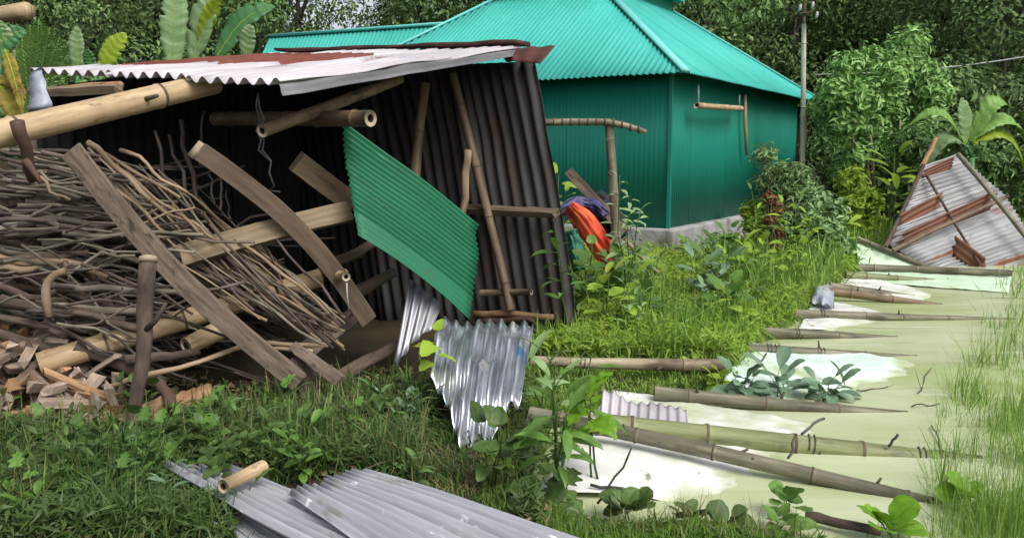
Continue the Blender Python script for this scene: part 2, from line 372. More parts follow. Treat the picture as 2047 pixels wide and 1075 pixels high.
def bamboo(name, p0, p1, r0, r1, mats='bamboo_grey', node=0.38, bend=0.02, label=None, cat='bamboo pole', group=None, parent=None, hollow=True, n=12, lift=0.0, stubs=0, ties=()):
    p0, p1 = Vector(p0), Vector(p1)
    ln = (p1 - p0).length
    s = rng.random() * 50
    nn = max(0, int(ln / node + .35))
    ts = [0.0]; kind = [0]
    for k in range(nn):
        c = (k + .55 + rng.uniform(-.12, .12)) / nn
        w = .24 * r0 / ln
        for d_, kd in ((-2.2, 0), (-1, 1), (-.35, 1), (.35, 1), (1, 0), (2.2, 0)):
            ts.append(c + d_ * w * .8); kind.append(kd)
    ts.append(1.0); kind.append(0)
    bow = Vector((noise.noise((s, 0, 0)), noise.noise((0, s, 0)), noise.noise((0, 0, s)) * .5)) * bend * 3
    pts, rad, nodes = [], [], []
    for t, kd in zip(ts, kind):
        t = min(1, max(0, t))
        pts.append(p0.lerp(p1, t) + bow * math.sin(math.pi * t) + Vector((0, 0, lift * math.sin(math.pi * t))))
        rad.append((r0 + (r1 - r0) * t) * (1 + (0.1 if kd else 0) + rng.uniform(-.02, .02)))
    for i in range(1, len(pts)):
        if (pts[i] - pts[i - 1]).length < 1e-5: pts[i] = pts[i] + (p1 - p0).normalized() * 1e-4
    rmi = [1 if (kind[i] and kind[i + 1]) else 0 for i in range(len(pts) - 1)]
    mb = MB()
    mb.tube(pts, rad, n=n, rmi=rmi, hollow=hollow, rimmi=2, holmi=3, capmi=2)
    o = mb.build(name, [mats, 'bamboo_node', 'bamboo_rim', 'hollow'], parent)
    tag(o, label, cat if not parent else None, group)
    for k in range(stubs):                                   # cut side shoots
        f = (k + .7) / (stubs + .6) + rng.uniform(-.06, .06); f = min(.95, max(.05, f))
        c = p0.lerp(p1, f) + bow * math.sin(math.pi * f) + Vector((0, 0, lift * math.sin(math.pi * f)))
        dv = (Vector((rng.uniform(-1, 1), rng.uniform(-.8, .2), rng.uniform(-.2, 1))) ).normalized()
        r = r0 + (r1 - r0) * f
        b = MB(); b.tube([c + dv * r * .6, c + dv * r * (1.5 + rng.random())], [r * .24, r * .16], n=6)
        b.build('shoot_stub', 'bamboo_node', o)
    for f in ties:                                           # lashing wires
        c = p0.lerp(p1, f) + bow * math.sin(math.pi * f) + Vector((0, 0, lift * math.sin(math.pi * f)))
        d = (p1 - p0).normalized(); a = d.cross(Vector((0, 0, 1))).normalized(); bb = a.cross(d)
        r = (r0 + (r1 - r0) * f) * 1.14
        b = MB(); b.tube([c + d * (.004 * k) + a * math.cos(k * .9) * r + bb * math.sin(k * .9) * r for k in range(15)], .004, n=5)
        b.build('tie_wire', 'wire', o)
    return o

def stick(name, p0, p1, r0, r1, m, amp=.03, label=None, cat='stick', group=None, n=7, seg=6, jit=.13, parent=None, fork=0, arc=0.0):
    mb = MB()
    pts = wob(p0, p1, seg, amp)
    if arc: pts = [p + Vector((-arc * math.sin(math.pi * i / seg) * 1.0, 0, arc * math.sin(math.pi * i / seg))) for i, p in enumerate(pts)]
    mb.tube(pts, [r0 + (r1 - r0) * i / seg for i in range(seg + 1)], n=n, jit=jit)
    o = mb.build(name, m, parent)
    if not parent: tag(o, label, cat, group)
    for k in range(fork):
        i = rng.randint(1, seg - 1)
        d = (Vector(p1) - Vector(p0)).normalized()
        q = (d + Vector((rng.uniform(-.7, .7), rng.uniform(-.7, .3), rng.uniform(-.5, .9)))).normalized()
        L = (Vector(p1) - Vector(p0)).length * rng.uniform(.15, .35)
        b = MB(); b.tube(wob(pts[i], pts[i] + q * L, 3, .02), [r1 * .8, r1 * .7, r1 * .5, r1 * .35], n=5)
        b.build('twig', m, o)
    return o

def corr(name, m, c00, c10, c11, c01, waves, amp, nv=6, v0=None, v1=None, dent=0.0, parent=None, thick=.002, sag=0.0, spw=8, seed=1.0, bend=None, flat=None, dfreq=2.0):
    c00, c10, c11, c01 = map(Vector, (c00, c10, c11, c01))
    nrm = (c10 - c00).cross(c01 - c00).normalized()
    W = ((c10 - c00).length + (c11 - c01).length) / 2
    Lg = ((c01 - c00).length + (c11 - c10).length) / 2
    nu = max(2, int(round(waves * spw)))
    mb = MB(); vs, uvs, fs = [], [], []
    for i in range(nu + 1):
        u = i / nu
        a = v0(u) if v0 else 0.0
        b = v1(u) if v1 else 1.0
        am = amp * (flat(u) if flat else 1.0)
        for j in range(nv + 1):
            v = a + (b - a) * j / nv
            p = (c00 * (1 - u) + c10 * u) * (1 - v) + (c01 * (1 - u) + c11 * u) * v
            h = am * math.sin(2 * math.pi * waves * u) + sag * math.sin(math.pi * v)
            if dent: h += dent * noise.noise((u * W * dfreq + seed * 7, v * Lg * dfreq, seed))
            if bend: h += bend(u, v)
            vs.append(p + nrm * h); uvs.append((u * W, v * Lg))
    for i in range(nu):
        for j in range(nv):
            fs.append((i * (nv + 1) + j, (i + 1) * (nv + 1) + j, (i + 1) * (nv + 1) + j + 1, i * (nv + 1) + j + 1))
    mb.add(vs, fs, uvs)
    return mb.build(name, m, parent, thick=thick)

# ------------------------------------------------------------------ leaf meshes shared between leaf objects
def leaf_mesh(name, m, w, prof, droop=.25, fold=.18, nl=8, lobes=0):
    """Length 1 along +Y, normal +Z."""
    vs, fs, uvs = [], [], []
    for i in range(nl + 1):
        f = i / nl
        hw = w * prof(f) / 2
        if lobes: hw *= 1 + .35 * math.cos(f * lobes * 2 * math.pi)
        y = math.sin(f * 1.2) / math.sin(1.2) if droop else f
        z = -droop * f * f
        for k in (-1, -.5, 0, .5, 1):
            zz = z + fold * hw * abs(k) ** 1.3 + .03 * w * math.sin(f * 17 + k * 2) * abs(k)
            vs.append((k * hw, y * (1 - droop * .3), zz)); uvs.append((.5 + k * .5 * w, f))
    for i in range(nl):
        for k in range(4):
            fs.append((i * 5 + k, i * 5 + k + 1, i * 5 + 6 + k, i * 5 + 5 + k))
    me = bpy.data.meshes.new(name)
    me.from_pydata(vs, [], fs)
    uvl = me.uv_layers.new(name='UVMap')
    for lp in me.loops: uvl.data[lp.index].uv = uvs[lp.vertex_index]
    me.materials.append(MT[m])
    for p in me.polygons: p.use_smooth = True
    return me
p_lance = lambda f: max(.04, math.sin(math.pi * min(1, f * 1.02) ** .75)) if f < .98 else .03
p_oval = lambda f: max(.06, math.sin(math.pi * (f * .97 + .02)) ** .6)
p_heart = lambda f: max(.03, (1 - f) ** .55 * min(1, f * 7 + .45))
def p_round(f): return max(.1, math.sqrt(max(0, 1 - (2 * f - 1) ** 2)))
LM = {}
for mk in ('leaf_weed', 'leaf_weed_dark', 'leaf_bright', 'leaf_grey', 'leaf_light', 'leaf_yellow', 'leaf_red', 'leaf_mid'):
    LM['lance', mk] = leaf_mesh('lance_leaf', mk, .24, p_lance, .35)
    LM['oval', mk] = leaf_mesh('oval_leaf', mk, .45, p_oval, .25)
    LM['heart', mk] = leaf_mesh('heart_leaf', mk, .85, p_heart, .2)
    LM['round', mk] = leaf_mesh('round_leaf', mk, 1.0, p_round, .12, .1)
    LM['lobed', mk] = leaf_mesh('lobed_leaf', mk, .8, p_heart, .25, .15, 18, 3)

def leaf_at(parent, me, pos, d, nrm, L, wscale=1.0, base=None):
    y = Vector(d).normalized(); z = Vector(nrm); z = z - y * z.dot(y)
    if z.length < 1e-3: z = Vector((0, 0, 1)).cross(y)
    z.normalize(); x = y.cross(z)
    o = bpy.data.objects.new('leaf', me); col.objects.link(o)
    mw = Matrix((( x.x * L * wscale, y.x * L, z.x * L, 0), (x.y * L * wscale, y.y * L, z.y * L, 0), (x.z * L * wscale, y.z * L, z.z * L, 0), (0, 0, 0, 1)))
    if parent:
        o.parent = parent; pos = Vector(pos) - parent.location
    mw.translation = pos
    o.matrix_basis = mw
    return o

def plant(name, label, base, height, stems, leaves, shape, mk, L, spread=.35, stem_mat='leaf_weed_dark', seed=0, cat='plant', group=None, rstem=.006, lean=(0, 0), low=.3, up=.3):
    r = random.Random(seed)
    base = Vector(base)
    root = thing(name, label, cat, base, group)
    for s in range(stems):
        a = r.uniform(0, 2 * math.pi)
        hh = height * (r.uniform(.7, 1.05) if s else 1)
        tip = base + Vector((math.cos(a) * spread * hh * r.random() + lean[0] * hh, math.sin(a) * spread * hh * r.random() + lean[1] * hh, hh))
        pts = wob(base + Vector((r.uniform(-.02, .02), r.uniform(-.02, .02), 0)), tip, 5, .05 * hh, r.random() * 90)
        mb = MB(); mb.tube(pts, [rstem * (1 - .6 * i / 5) for i in range(6)], n=6)
        mb.build('stem', stem_mat, root)
        for k in range(leaves):
            f = low + (1 - low) * (k + .5) / leaves
            i = min(4, int(f * 5)); p = pts[i].lerp(pts[i + 1], f * 5 - i)
            th = k * 2.4 + r.uniform(-.5, .5) + a
            el = up + r.uniform(-.5, .4)
            if k == leaves - 1: el = .9
            d = Vector((math.cos(th) * math.cos(el), math.sin(th) * math.cos(el), math.sin(el)))
            n = Vector((-math.cos(th) * math.sin(el), -math.sin(th) * math.sin(el), math.cos(el))) + Vector((r.uniform(-.4, .4), r.uniform(-.7, .1), 0))
            pet = L * r.uniform(.1, .35)
            q = p + d * pet
            leaf_at(root, LM[shape, mk], q, d, n, L * r.uniform(.6, 1.1), r.uniform(.85, 1.15))
            if L > .08:
                b = MB(); b.tube([p, q + d * L * .05], [rstem * .4, rstem * .3], n=4); b.build('leaf_stalk', stem_mat, root)
    return root

# ------------------------------------------------------------------ ground, pond
POND = [gp(*p) for p in [(1705, 527), (1700, 545), (1660, 580), (1600, 630), (1540, 672), (1490, 712), (1470, 745), (1440, 775), (1330, 800), (1235, 812), (1130, 850),
                         (1060, 930), (1050, 1005), (1180, 1045), (1420, 1068), (1640, 1090), (1850, 1140), (2150, 1150)]] + [Vector((9, 4, 0)), Vector((10, 11, 0)), gp(2350, 524), gp(2012, 524)]
PX = np.array([p.x for p in POND]); PYY = np.array([p.y for p in POND])
def pond_sd(x, y):
    """positive outside the pond, negative inside (numpy arrays)."""
    x = np.asarray(x, float); y = np.asarray(y, float)
    inside = np.zeros(x.shape, bool); dist = np.full(x.shape, 1e9)
    n = len(PX)
    for i in range(n):
        x0, y0, x1, y1 = PX[i], PYY[i], PX[(i + 1) % n], PYY[(i + 1) % n]
        c = ((y0 > y) != (y1 > y)) & (x < (x1 - x0) * (y - y0) / (y1 - y0 + 1e-12) + x0)
        inside ^= c
        t = np.clip(((x - x0) * (x1 - x0) + (y - y0) * (y1 - y0)) / ((x1 - x0) ** 2 + (y1 - y0) ** 2), 0, 1)
        dist = np.minimum(dist, np.hypot(x - x0 - t * (x1 - x0), y - y0 - t * (y1 - y0)))
    return np.where(inside, -dist, dist)
def bumps(x, y):
    return .02 * np.sin(x * 2.3 + 1) * np.sin(y * 1.9) + .015 * np.sin(x * 5.1 + y * 3.3) + .01 * np.sin(x * 9.7 - y * 7.7)
def gz(x, y):
    s = pond_sd(x, y)
    t = np.clip((s + .25) / .4, 0, 1); t = t * t * (3 - 2 * t)
    return -.22 + t * (.25 + bumps(np.asarray(x, float), np.asarray(y, float)))
def gzf(x, y): return float(gz(np.array([x]), np.array([y]))[0])
xs = np.unique(np.concatenate([np.linspace(-400, -30, 12), np.linspace(-30, -6, 25), np.linspace(-6, 9, 151), np.linspace(9, 30, 22), np.linspace(30, 400, 12)]))
ys = np.unique(np.concatenate([np.linspace(-60, 0, 10), np.linspace(0, 2, 6), np.linspace(2, 15, 150), np.linspace(15, 45, 20), np.linspace(45, 800, 14)]))
gx, gy = np.meshgrid(xs, ys)
gv = np.stack([gx.ravel(), gy.ravel(), gz(gx.ravel(), gy.ravel())], 1)
nx = len(xs)
ii = np.arange(len(xs) - 1)[None, :] + nx * np.arange(len(ys) - 1)[:, None]
ii = ii.ravel()
tag(link('ground', np_mesh('ground', gv, np.stack([ii, ii + 1, ii + nx + 1, ii + nx], 1), 'soil', smooth=True)), kind='structure')
wx = np.linspace(-.6, 14, 30); wy = np.linspace(2.2, 12.6, 30)
gx, gy = np.meshgrid(wx, wy)
ii = (np.arange(29)[None, :] + 30 * np.arange(29)[:, None]).ravel()
tag(link('pond_water', np_mesh('pond_water', np.stack([gx.ravel(), gy.ravel(), np.zeros(900)], 1), np.stack([ii, ii + 1, ii + 31, ii + 30], 1), 'water')), kind='structure')

# ------------------------------------------------------------------ green house
ld, rd = Vector((-.847, .532, 0)), Vector((.532, .847, 0))
C0 = Vector((2.28, 12.5, 0))
house = thing('green_house', 'green tin-walled house with stepped teal corrugated roof on a grey plinth', 'house', C0)
ZB, ZT = .43, 2.72
def wall_run(p0, d, length, z0, z1, mk, pitch=.076, sheet=.836, amp=.0022, name='wall_panel'):
    k = 0; s = 0.0
    while s < length - .05:
        w = min(sheet, length - s)
        a, b = p0 + d * s, p0 + d * min(length, s + w + .03)
        off = -(ld + rd) * (.0025 * (int(s / sheet + .5) % 2)); a = a + off; b = b + off
        corr(name, mk, a + Vector((0, 0, z0)), b + Vector((0, 0, z0)), b + Vector((0, 0, z1)), a + Vector((0, 0, z1)), max(1, round(w / pitch)), amp, nv=1, parent=house, spw=6, thick=.0015)
        s += w
LW, RW = 6.9, 7.2
wall_run(C0, ld, LW, ZB, ZT, 'wall_green')
wall_run(C0, rd, RW, ZB, ZT, 'wall_green')
wall_run(C0 + rd * RW, ld, LW, ZB, ZT, 'wall_green')
wall_run(C0 + ld * LW, rd, RW, ZB, ZT, 'wall_green')
b = MB(); b.beam(C0 + Vector((0, 0, ZB)) + (ld + rd) * -.012, C0 + (ld + rd) * -.012 + Vector((0, 0, ZT)), .05, .05, ld, segs=1); b.build('corner_trim', 'wall_green', house, smooth=False)
pl = MB()
def box_plan(mb, o, a, b, z0, z1):
    vs = [o + Vector((0, 0, z0)), o + a + Vector((0, 0, z0)), o + a + b + Vector((0, 0, z0)), o + b + Vector((0, 0, z0))]
    vs += [v + Vector((0, 0, z1 - z0)) for v in vs]
    mb.add(vs, [(0, 3, 2, 1), (4, 5, 6, 7), (0, 1, 5, 4), (1, 2, 6, 5), (2, 3, 7, 6), (3, 0, 4, 7)], [(v.x, v.z) for v in vs])
box_plan(pl, C0 - (ld + rd) * .16, ld * (LW + .3), rd * (RW + 1.6), -.2, ZB - .003)
pl.build('plinth', 'concrete', house, smooth=False, bevel=.03)
# roof skirt: corrugated sheets along each eave, cut to the hips
EZ, OV = 2.62, .36
E0 = C0 - (ld + rd) * OV; E0.z = EZ
LE, RE, INS, UZ = LW + .4, 8.35, 2.55, 4.42
def roof_face(p, d, inward, length, rise, ins, z_gain, mk, tag_name='roof_sheet', pitch=.1, sheet=.8, hip0=True, hip1=True):
    """p eave start, d along the eave, inward to the ridge"""
    s = 0.0
    while s < length - .03:
        w = min(sheet, length - s)
        nu = max(4, int(round(w / pitch)) * 6)
        mb = MB(); vs, uvs, fs = [], [], []
        nrm = Vector((0, 0, 1)) * ins - inward * z_gain; nrm.normalize()
        for i in range(nu + 1):
            x = s + (w + .02) * i / nu; x = min(x, length)
            top = ins
            if hip0: top = min(top, x)
            if hip1: top = min(top, length - x)
            top = max(top, .001)
            hgt = .012 * math.sin(2 * math.pi * x / pitch)
            for j in range(3):
                f = j / 2 * top
                vs.append(p + d * x + inward * f + Vector((0, 0, z_gain * f / ins)) + nrm * (hgt + (.004 if int(s / sheet) % 2 else 0))); uvs.append((x, f))
        for i in range(nu):
            for j in range(2): fs.append((i * 3 + j, (i + 1) * 3 + j, (i + 1) * 3 + j + 1, i * 3 + j + 1))
        mb.add(vs, fs, uvs); mb.build(tag_name, mk, house, thick=.0015)
        s += w
roof_face(E0, ld, rd, LE, 0, INS, UZ - EZ, 'roof_teal')
roof_face(E0, rd, ld, RE, 0, INS, UZ - EZ, 'roof_teal')
roof_face(E0 + rd * RE, ld, -rd, LE, 0, INS, UZ - EZ, 'roof_teal')
roof_face(E0 + ld * LE, rd, -ld, RE, 0, INS, UZ - EZ, 'roof_teal')
U0 = E0 + (ld + rd) * INS; U0.z = UZ
U1 = U0 + ld * (LE - 2 * INS); U2 = U0 + rd * (RE - 2 * INS); U3 = U1 + rd * (RE - 2 * INS)
for a, b_ in ((E0, U0), (E0 + ld * LE, U1), (E0 + rd * RE, U2), (E0 + rd * RE + ld * LE, U3)):
    m_ = MB(); m_.tube([a + Vector((0, 0, .015)), b_ + Vector((0, 0, .015))], .07, n=8, sq=.45); m_.build('hip_cap', 'roof_cap', house)
# upper tier
tz = .32
b = MB(); box_plan(b, U0 - (ld + rd) * .0 + Vector((0, 0, -UZ)), U1 - U0, U2 - U0, UZ - .15, UZ + tz); b.build('clerestory_wall', 'wall_green', house, smooth=False)
T0 = U0 - (ld + rd) * .2 + Vector((0, 0, tz - .1))
roof_face(T0, ld, rd, (U1 - U0).length + .4, 0, 1.1, .75, 'roof_teal')
roof_face(T0, rd, ld, (U2 - U0).length + .4, 0, 1.1, .75, 'roof_teal')
roof_face(T0 + rd * ((U2 - U0).length + .4), ld, -rd, (U1 - U0).length + .4, 0, 1.1, .75, 'roof_teal')
roof_face(T0 + ld * ((U1 - U0).length + .4), rd, -ld, (U2 - U0).length + .4, 0, 1.1, .75, 'roof_teal')
# wing
W0, W1 = at(960, 45, 17.4), at(540, 74, 20.4)
V0, V1 = at(900, 175, 15.6), at(492, 175, 18.4)
corr('wing_roof_sheet', 'roof_teal', V1, V0, W0, W1, 52, .012, nv=2, parent=house, spw=6, thick=.0015)
back = Vector((.532, .847, 0)) * 2.2 + Vector((0, 0, -1.3))
corr('wing_roof_sheet', 'roof_teal', W1, W0, W0 + back, W1 + back, 52, .012, nv=2, parent=house, spw=6, thick=.0015)
m_ = MB(); m_.tube([W1 + Vector((0, 0, .02)), W0 + Vector((0, 0, .02))], .1, n=8, sq=.4); m_.build('ridge_cap', 'roof_cap', house)
g0, g1 = V1 + rd * .4, V0 + rd * .4
corr('wing_wall_panel', 'wall_green', Vector((g1.x, g1.y, 0)), Vector((g0.x, g0.y, 0)), Vector((g0.x, g0.y, 2.75)), Vector((g1.x, g1.y, 2.75)), 40, .011, nv=1, parent=house, spw=6)
h0 = W1 + back
corr('wing_wall_panel', 'wall_green', Vector((g0.x, g0.y, 0)), Vector((h0.x, h0.y, 0)), Vector((h0.x, h0.y, 2.7)), Vector((g0.x, g0.y, 2.75)), 30, .011, nv=1, parent=house, spw=6)
# porch posts at the far end of the right eave
for s_, wv in ((7.35, 0), (8.0, .1)):
    q = C0 + rd * s_ - ld * .1
    stick('porch_post', Vector((q.x, q.y, .3)), Vector((q.x + wv, q.y, 2.72)), .05, .04, 'bark', amp=.12, parent=house)
q = C0 + rd * 7.9; q2 = C0 + rd * 7.9 + ld * 3
corr('porch_shade_sheet', 'porch_shade_tone', q + Vector((0, 0, .1)), q2 + Vector((0, 0, .1)), q2 + Vector((0, 0, 2.55)), q + Vector((0, 0, 2.55)), 14, .015, nv=1, parent=house, spw=4)  # dark sheet put in to stand for the open porch's shade
# bracket hanging under the eave
def on_right(px, py, off=.08):
    # point on the right wall plane pushed out a bit
    d = ray(px, py); n = ld
    o = C0 - ld * off
    t = (Vector((o.x, o.y, 0)) - Vector((0, 0, H))).dot(n) / d.dot(n)
    return Vector((0, 0, H)) + d * t
bamboo('drying_rod', on_right(1392, 211, .2), on_right(1482, 217, .2), .045, .042, 'bamboo_pale', node=.5, parent=house)
for px_ in (1396, 1478):
    m_ = MB(); m_.tube([on_right(px_, 212, .2), on_right(px_, 170 if px_ < 1400 else 190, .2)], .014, n=6); m_.build('hanger', 'cable', house)
m_ = MB(); m_.tube([on_right(1489, 190, .12), on_right(1490, 250, .12), on_right(1493, 310, .12)], [.03, .035, .03], n=8); m_.build('drain_pipe', 'bamboo_pale', house)

# ------------------------------------------------------------------ collapsed firewood shed
A, B, C, D = at(58, 147, 6.0), at(560, 172, 4.7), at(1042, 99, 6.86), at(594, 108, 8.16)
shed = thing('firewood_shed', 'collapsed firewood shed of rusty corrugated tin leaning over its poles', 'shed', Vector((-1.2, 6.6, 0)))
def rq(u, v, dz=0): return (A * (1 - u) + B * u) * (1 - v) + (D * (1 - u) + C * u) * v + Vector((0, 0, dz))
jag = lambda sd, a: (lambda u: a * noise.noise((u * 5, sd, 0)))
cuts = [0, .36, .68, 1]
ROWS = [[(0, .2, 'tin_white'), (.15, .8, 'tin_rust'), (.74, 1, 'tin_white')], [(0, .3, 'tin_white'), (.25, .74, 'tin_rust'), (.68, 1, 'tin_white')], [(0, .56, 'tin_white'), (.5, 1, 'tin_white')]]
for i in range(3):
    for j, (va, vb, m_) in enumerate(ROWS[i]):
        ua, ub = cuts[i], cuts[i + 1] + (.02 if i < 2 else 0)
        dz = .012 * (i % 2) + .008 * (2 - j)
        corr('roof_sheet', m_, rq(ua, va, dz), rq(ub, va, dz), rq(ub, vb, dz), rq(ua, vb, dz), 7 - (.5 if i == 2 else 0), .02, nv=6, spw=12, parent=shed, dent=.02, seed=i * 2 + j + 1,
             v0=(lambda u, i=i, j=j: (.012 if j == 0 else .1) * noise.noise((u * 4, i, j))))
# barge strip folded down along the B-C edge
dn = Vector((0, 0, -.085))
corr('barge_strip', 'tin_under', rq(.995, 0, .012), rq(1.0, 0, .012) + dn * .8 + Vector((.012, -.008, 0)), C + dn * .5 + Vector((.012, -.008, 0)), rq(.995, 1, .012), 1, .004, nv=14, parent=shed, dent=.03, dfreq=3)
# ridge cap along the far edge and the rusty flap that curls over the corner
E = at(1108, 94, 6.6)
mb = MB(); mb.beam(D + Vector((-.15, .05, .03)), C + Vector((.02, 0, .05)), .2, .025, (0, 0, 1), segs=12, rough=.008); mb.build('ridge_cap', 'tin_rust_edge', shed)
corr('roof_flap', 'tin_rust_edge', at(1000, 100, 6.95), at(1110, 92, 6.55), at(1078, 128, 6.45), at(1010, 122, 6.75), 3, .006, nv=5, parent=shed, dent=.015, seed=3)
# back wall: racked corrugated sheets
TR, BR = at(1070, 124, 6.75), gp(1164, 694)
wd = Vector((-.851, .525, 0))
edges = [0, .62, 1.25, 1.95, 2.7, 3.5, 4.3]
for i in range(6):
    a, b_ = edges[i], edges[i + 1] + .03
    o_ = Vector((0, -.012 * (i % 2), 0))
    m = 'tin_dark' if i < 3 else 'tin_shade_black'  # interior shade painted in: dark tin first, near-black on the inner sheets
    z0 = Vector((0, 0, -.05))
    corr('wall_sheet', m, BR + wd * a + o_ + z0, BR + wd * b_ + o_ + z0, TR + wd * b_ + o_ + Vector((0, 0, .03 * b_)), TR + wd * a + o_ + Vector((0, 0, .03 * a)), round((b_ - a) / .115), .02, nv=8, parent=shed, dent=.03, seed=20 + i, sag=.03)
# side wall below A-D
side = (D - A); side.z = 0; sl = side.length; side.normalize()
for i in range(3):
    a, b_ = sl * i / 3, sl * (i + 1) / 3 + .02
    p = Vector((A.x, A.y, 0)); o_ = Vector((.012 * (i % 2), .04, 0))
    corr('wall_sheet', 'tin_shade_black', p + side * a + o_, p + side * b_ + o_, p + side * b_ + o_ + Vector((0, 0, 1.95 + .17 * (i + 1))), p + side * a + o_ + Vector((0, 0, 1.95 + .17 * i)), 8, .02, nv=3, parent=shed, dent=.02, seed=30 + i)
def wp(px, py, off=.06):
    """point just in front of the back wall's plane"""
    n = (BR + wd - BR).cross(TR - BR).normalized()
    if n.y > 0: n = -n
    o = BR + n * off; d = ray(px, py)
    return Vector((0, 0, H)) + d * ((o - Vector((0, 0, H))).dot(n) / d.dot(n))
mb = MB(); mb.beam(wp(1112, 427), wp(930, 418), .075, .05, (0, -.5, .8), rough=.004); mb.build('wall_rail', 'plank_dark', shed, smooth=False)
bamboo('wall_pole', wp(905, 148, .1), wp(1022, 618, .12), .036, .034, 'bamboo_brown', node=.45, parent=shed)
bamboo('wall_pole', wp(850, 165, .25), wp(828, 372, .3), .04, .042, 'bamboo_brown', node=.6, parent=shed)
stick('wall_stake', wp(936, 300, .2), wp(922, 440, .2), .03, .034, 'stick_tan', amp=.04, parent=shed)
bamboo('wall_rail', wp(962, 585, .1), wp(1062, 583, .1), .028, .026, 'bamboo_brown', parent=shed)
for px0, py0, px1, py1 in ((948, 628, 1105, 634), (960, 640, 1070, 640)):
    stick('wall_rail', wp(px0, py0, .1), wp(px1, py1, .1), .03, .022, 'wood_orange' if py0 < 635 else 'bark_red', amp=.03, parent=shed)
bamboo('rafter', at(524, 262, 4.95), at(800, 158, 6.2), .038, .036, 'bamboo_brown', node=.6, parent=shed, n=14)
bamboo('purlin', at(430, 238, 6.1), at(741, 237, 5.15), .047, .05, 'bamboo_brown', node=.3, bend=.0, parent=shed, n=20)
stick('purlin', at(60, 183, 5.9), at(240, 172, 5.4), .03, .03, 'wood_orange', amp=.02, parent=shed)
mb = MB(); mb.beam(at(70, 186, 5.7), at(236, 178, 5.2), .06, .05, (0, -.3, 1), rough=.003); mb.build('eave_plank', 'wood_pale', shed, smooth=False)
# big pale bamboo that carried the eave
bamboo('bamboo_pole', at(-120, 296, 4.05), at(430, 166, 5.35), .07, .066, 'bamboo_pale', node=.62, bend=.01, label='thick pale yellow bamboo pole propping the front eave of the shed', n=22, stubs=2)
mb = MB(); mb.beam(at(72, 140, 5.6), at(82, 226, 5.5), .09, .01, (0, -1, .1), w1=.16, rough=.012, segs=6); tag(mb.build('plastic_strip', 'plastic_grey'), 'torn grey plastic strip hanging under the end of the shed roof', 'plastic sheet')
# knotted wire
pts = [(516, 185), (512, 215), (521, 240), (512, 262), (528, 280), (524, 300), (542, 322), (538, 345), (548, 372), (536, 380), (560, 384)]
mb = MB(); mb.tube([at(x, y, 5.0 + .01 * i) for i, (x, y) in enumerate(pts)], .006, n=6); mb.tube([at(x + 8 * math.sin(i), y, 4.98) for i, (x, y) in enumerate(pts[:7])], .005, n=6)
tag(mb.build('twisted_wire', 'wire'), 'kinked dark wire dangling from the edge of the shed roof', 'wire', kind=None)

# planks and beams in the opening
def plank(name, p0, p1, w, t, m, label, bow=0, up=(0, -1, .2), rough=.004, cat='plank', w1=None, segs=14, twist=0.0, bowv=None):
    mb = MB(); mb.beam(p0, p1, w, t, up, bow, segs, rough, w1=w1, twist=twist, bowv=bowv)
    return tag(mb.build(name, m, smooth=False, bevel=.004), label, cat)
plank('plank', at(142, 300, 4.5), at(598, 762, 4.66), .115, .045, 'plank', 'long weathered grey plank slanting down across the front of the stick heap', bow=-.07, bowv=(.8, 0, .6), rough=.003)
plank('plank', at(396, 300, 4.95), at(738, 642, 5.25), .11, .05, 'plank_dark', 'brown bowed plank with a pale sawn end slanting beneath the green tin', bow=.09, bowv=(.75, 0, .65), rough=.002)
mb = MB(); mb.beam(at(389, 297, 4.935), at(398, 303, 4.955), .106, .052, (0, -1, .2), segs=1, rough=.002); mb.build('sawn_end', 'bamboo_rim', bpy.data.objects['plank.001'])
plank('beam', at(592, 322, 5.5), at(705, 408, 5.75), .14, .09, 'wood_pale', 'short stout pale beam end jutting out of the dark shed interior', cat='beam', rough=.0015)
plank('beam', at(362, 512, 4.95), at(700, 422, 5.4), .125, .07, 'wood_pale', 'broad pale beam crossing behind both slanting planks', cat='beam', bow=.05, rough=.002)
bamboo('bamboo_pole', at(78, 728, 4.55), at(640, 555, 5.35), .066, .058, 'bamboo_pale', node=.5, label='long tan bamboo pole rising behind the weathered grey plank', n=16, bend=.005)
bamboo('broken_bamboo', at(372, 692, 4.72), at(455, 652, 4.95), .05, .06, 'bamboo_pale', node=.6, label='short broken bamboo piece with a splintered mouth under the tan pole', n=14)
stick('stake', at(248, 948, 4.06), at(296, 520, 4.16), .03, .042, 'bark', amp=.05, label='upright gnarled stake with a sawn flat top in front of the firewood', cat='stake', n=10, seg=9, jit=.06)
mb = MB(); mb.tube([at(296, 524, 4.15), at(296, 514, 4.16)], [.043, .042], n=12); mb.build('sawn_top', 'bamboo_rim', bpy.data.objects['stake'])
mb = MB(); mb.tube([at(290, 660, 4.13), at(312, 640, 4.1), at(332, 606, 4.08)], [.016, .013, .009], n=7); mb.build('side_branch', 'bark', bpy.data.objects['stake'])
stick('thin_pole', at(222, 772, 4.5), at(482, 692, 4.75), .016, .014, 'stick_tan', amp=.02, label='thin straight pole lying behind the upright stake', cat='pole')
stick('stump_post', at(648, 862, 4.72), at(592, 712, 4.78), .075, .06, 'bark', amp=.03, label='rotten ragged post stump where the grey plank ends', cat='post', n=12, seg=8, jit=.16)
plank('split_log', at(585, 690, 4.74), at(680, 762, 4.62), .055, .05, 'plank', 'split brown log end beside the rotten stump', cat='log', rough=.003, w1=.075)
plank('offcut', at(604, 705, 5.0), at(708, 630, 5.5), .11, .03, 'plank', 'grey board lying in the dark behind the stick ends', rough=.004)
stick('beam', at(640, 545, 5.5), at(745, 485, 5.9), .04, .035, 'plank_dark', amp=.02, label='dim dark pole deep inside the shed below the pale beam', cat='pole')
stick('beam', at(705, 588, 5.4), at(785, 545, 5.7), .045, .035, 'plank_dark', amp=.02, label='dim stub of a pole in the dark beside the hanging tin strip', cat='pole')
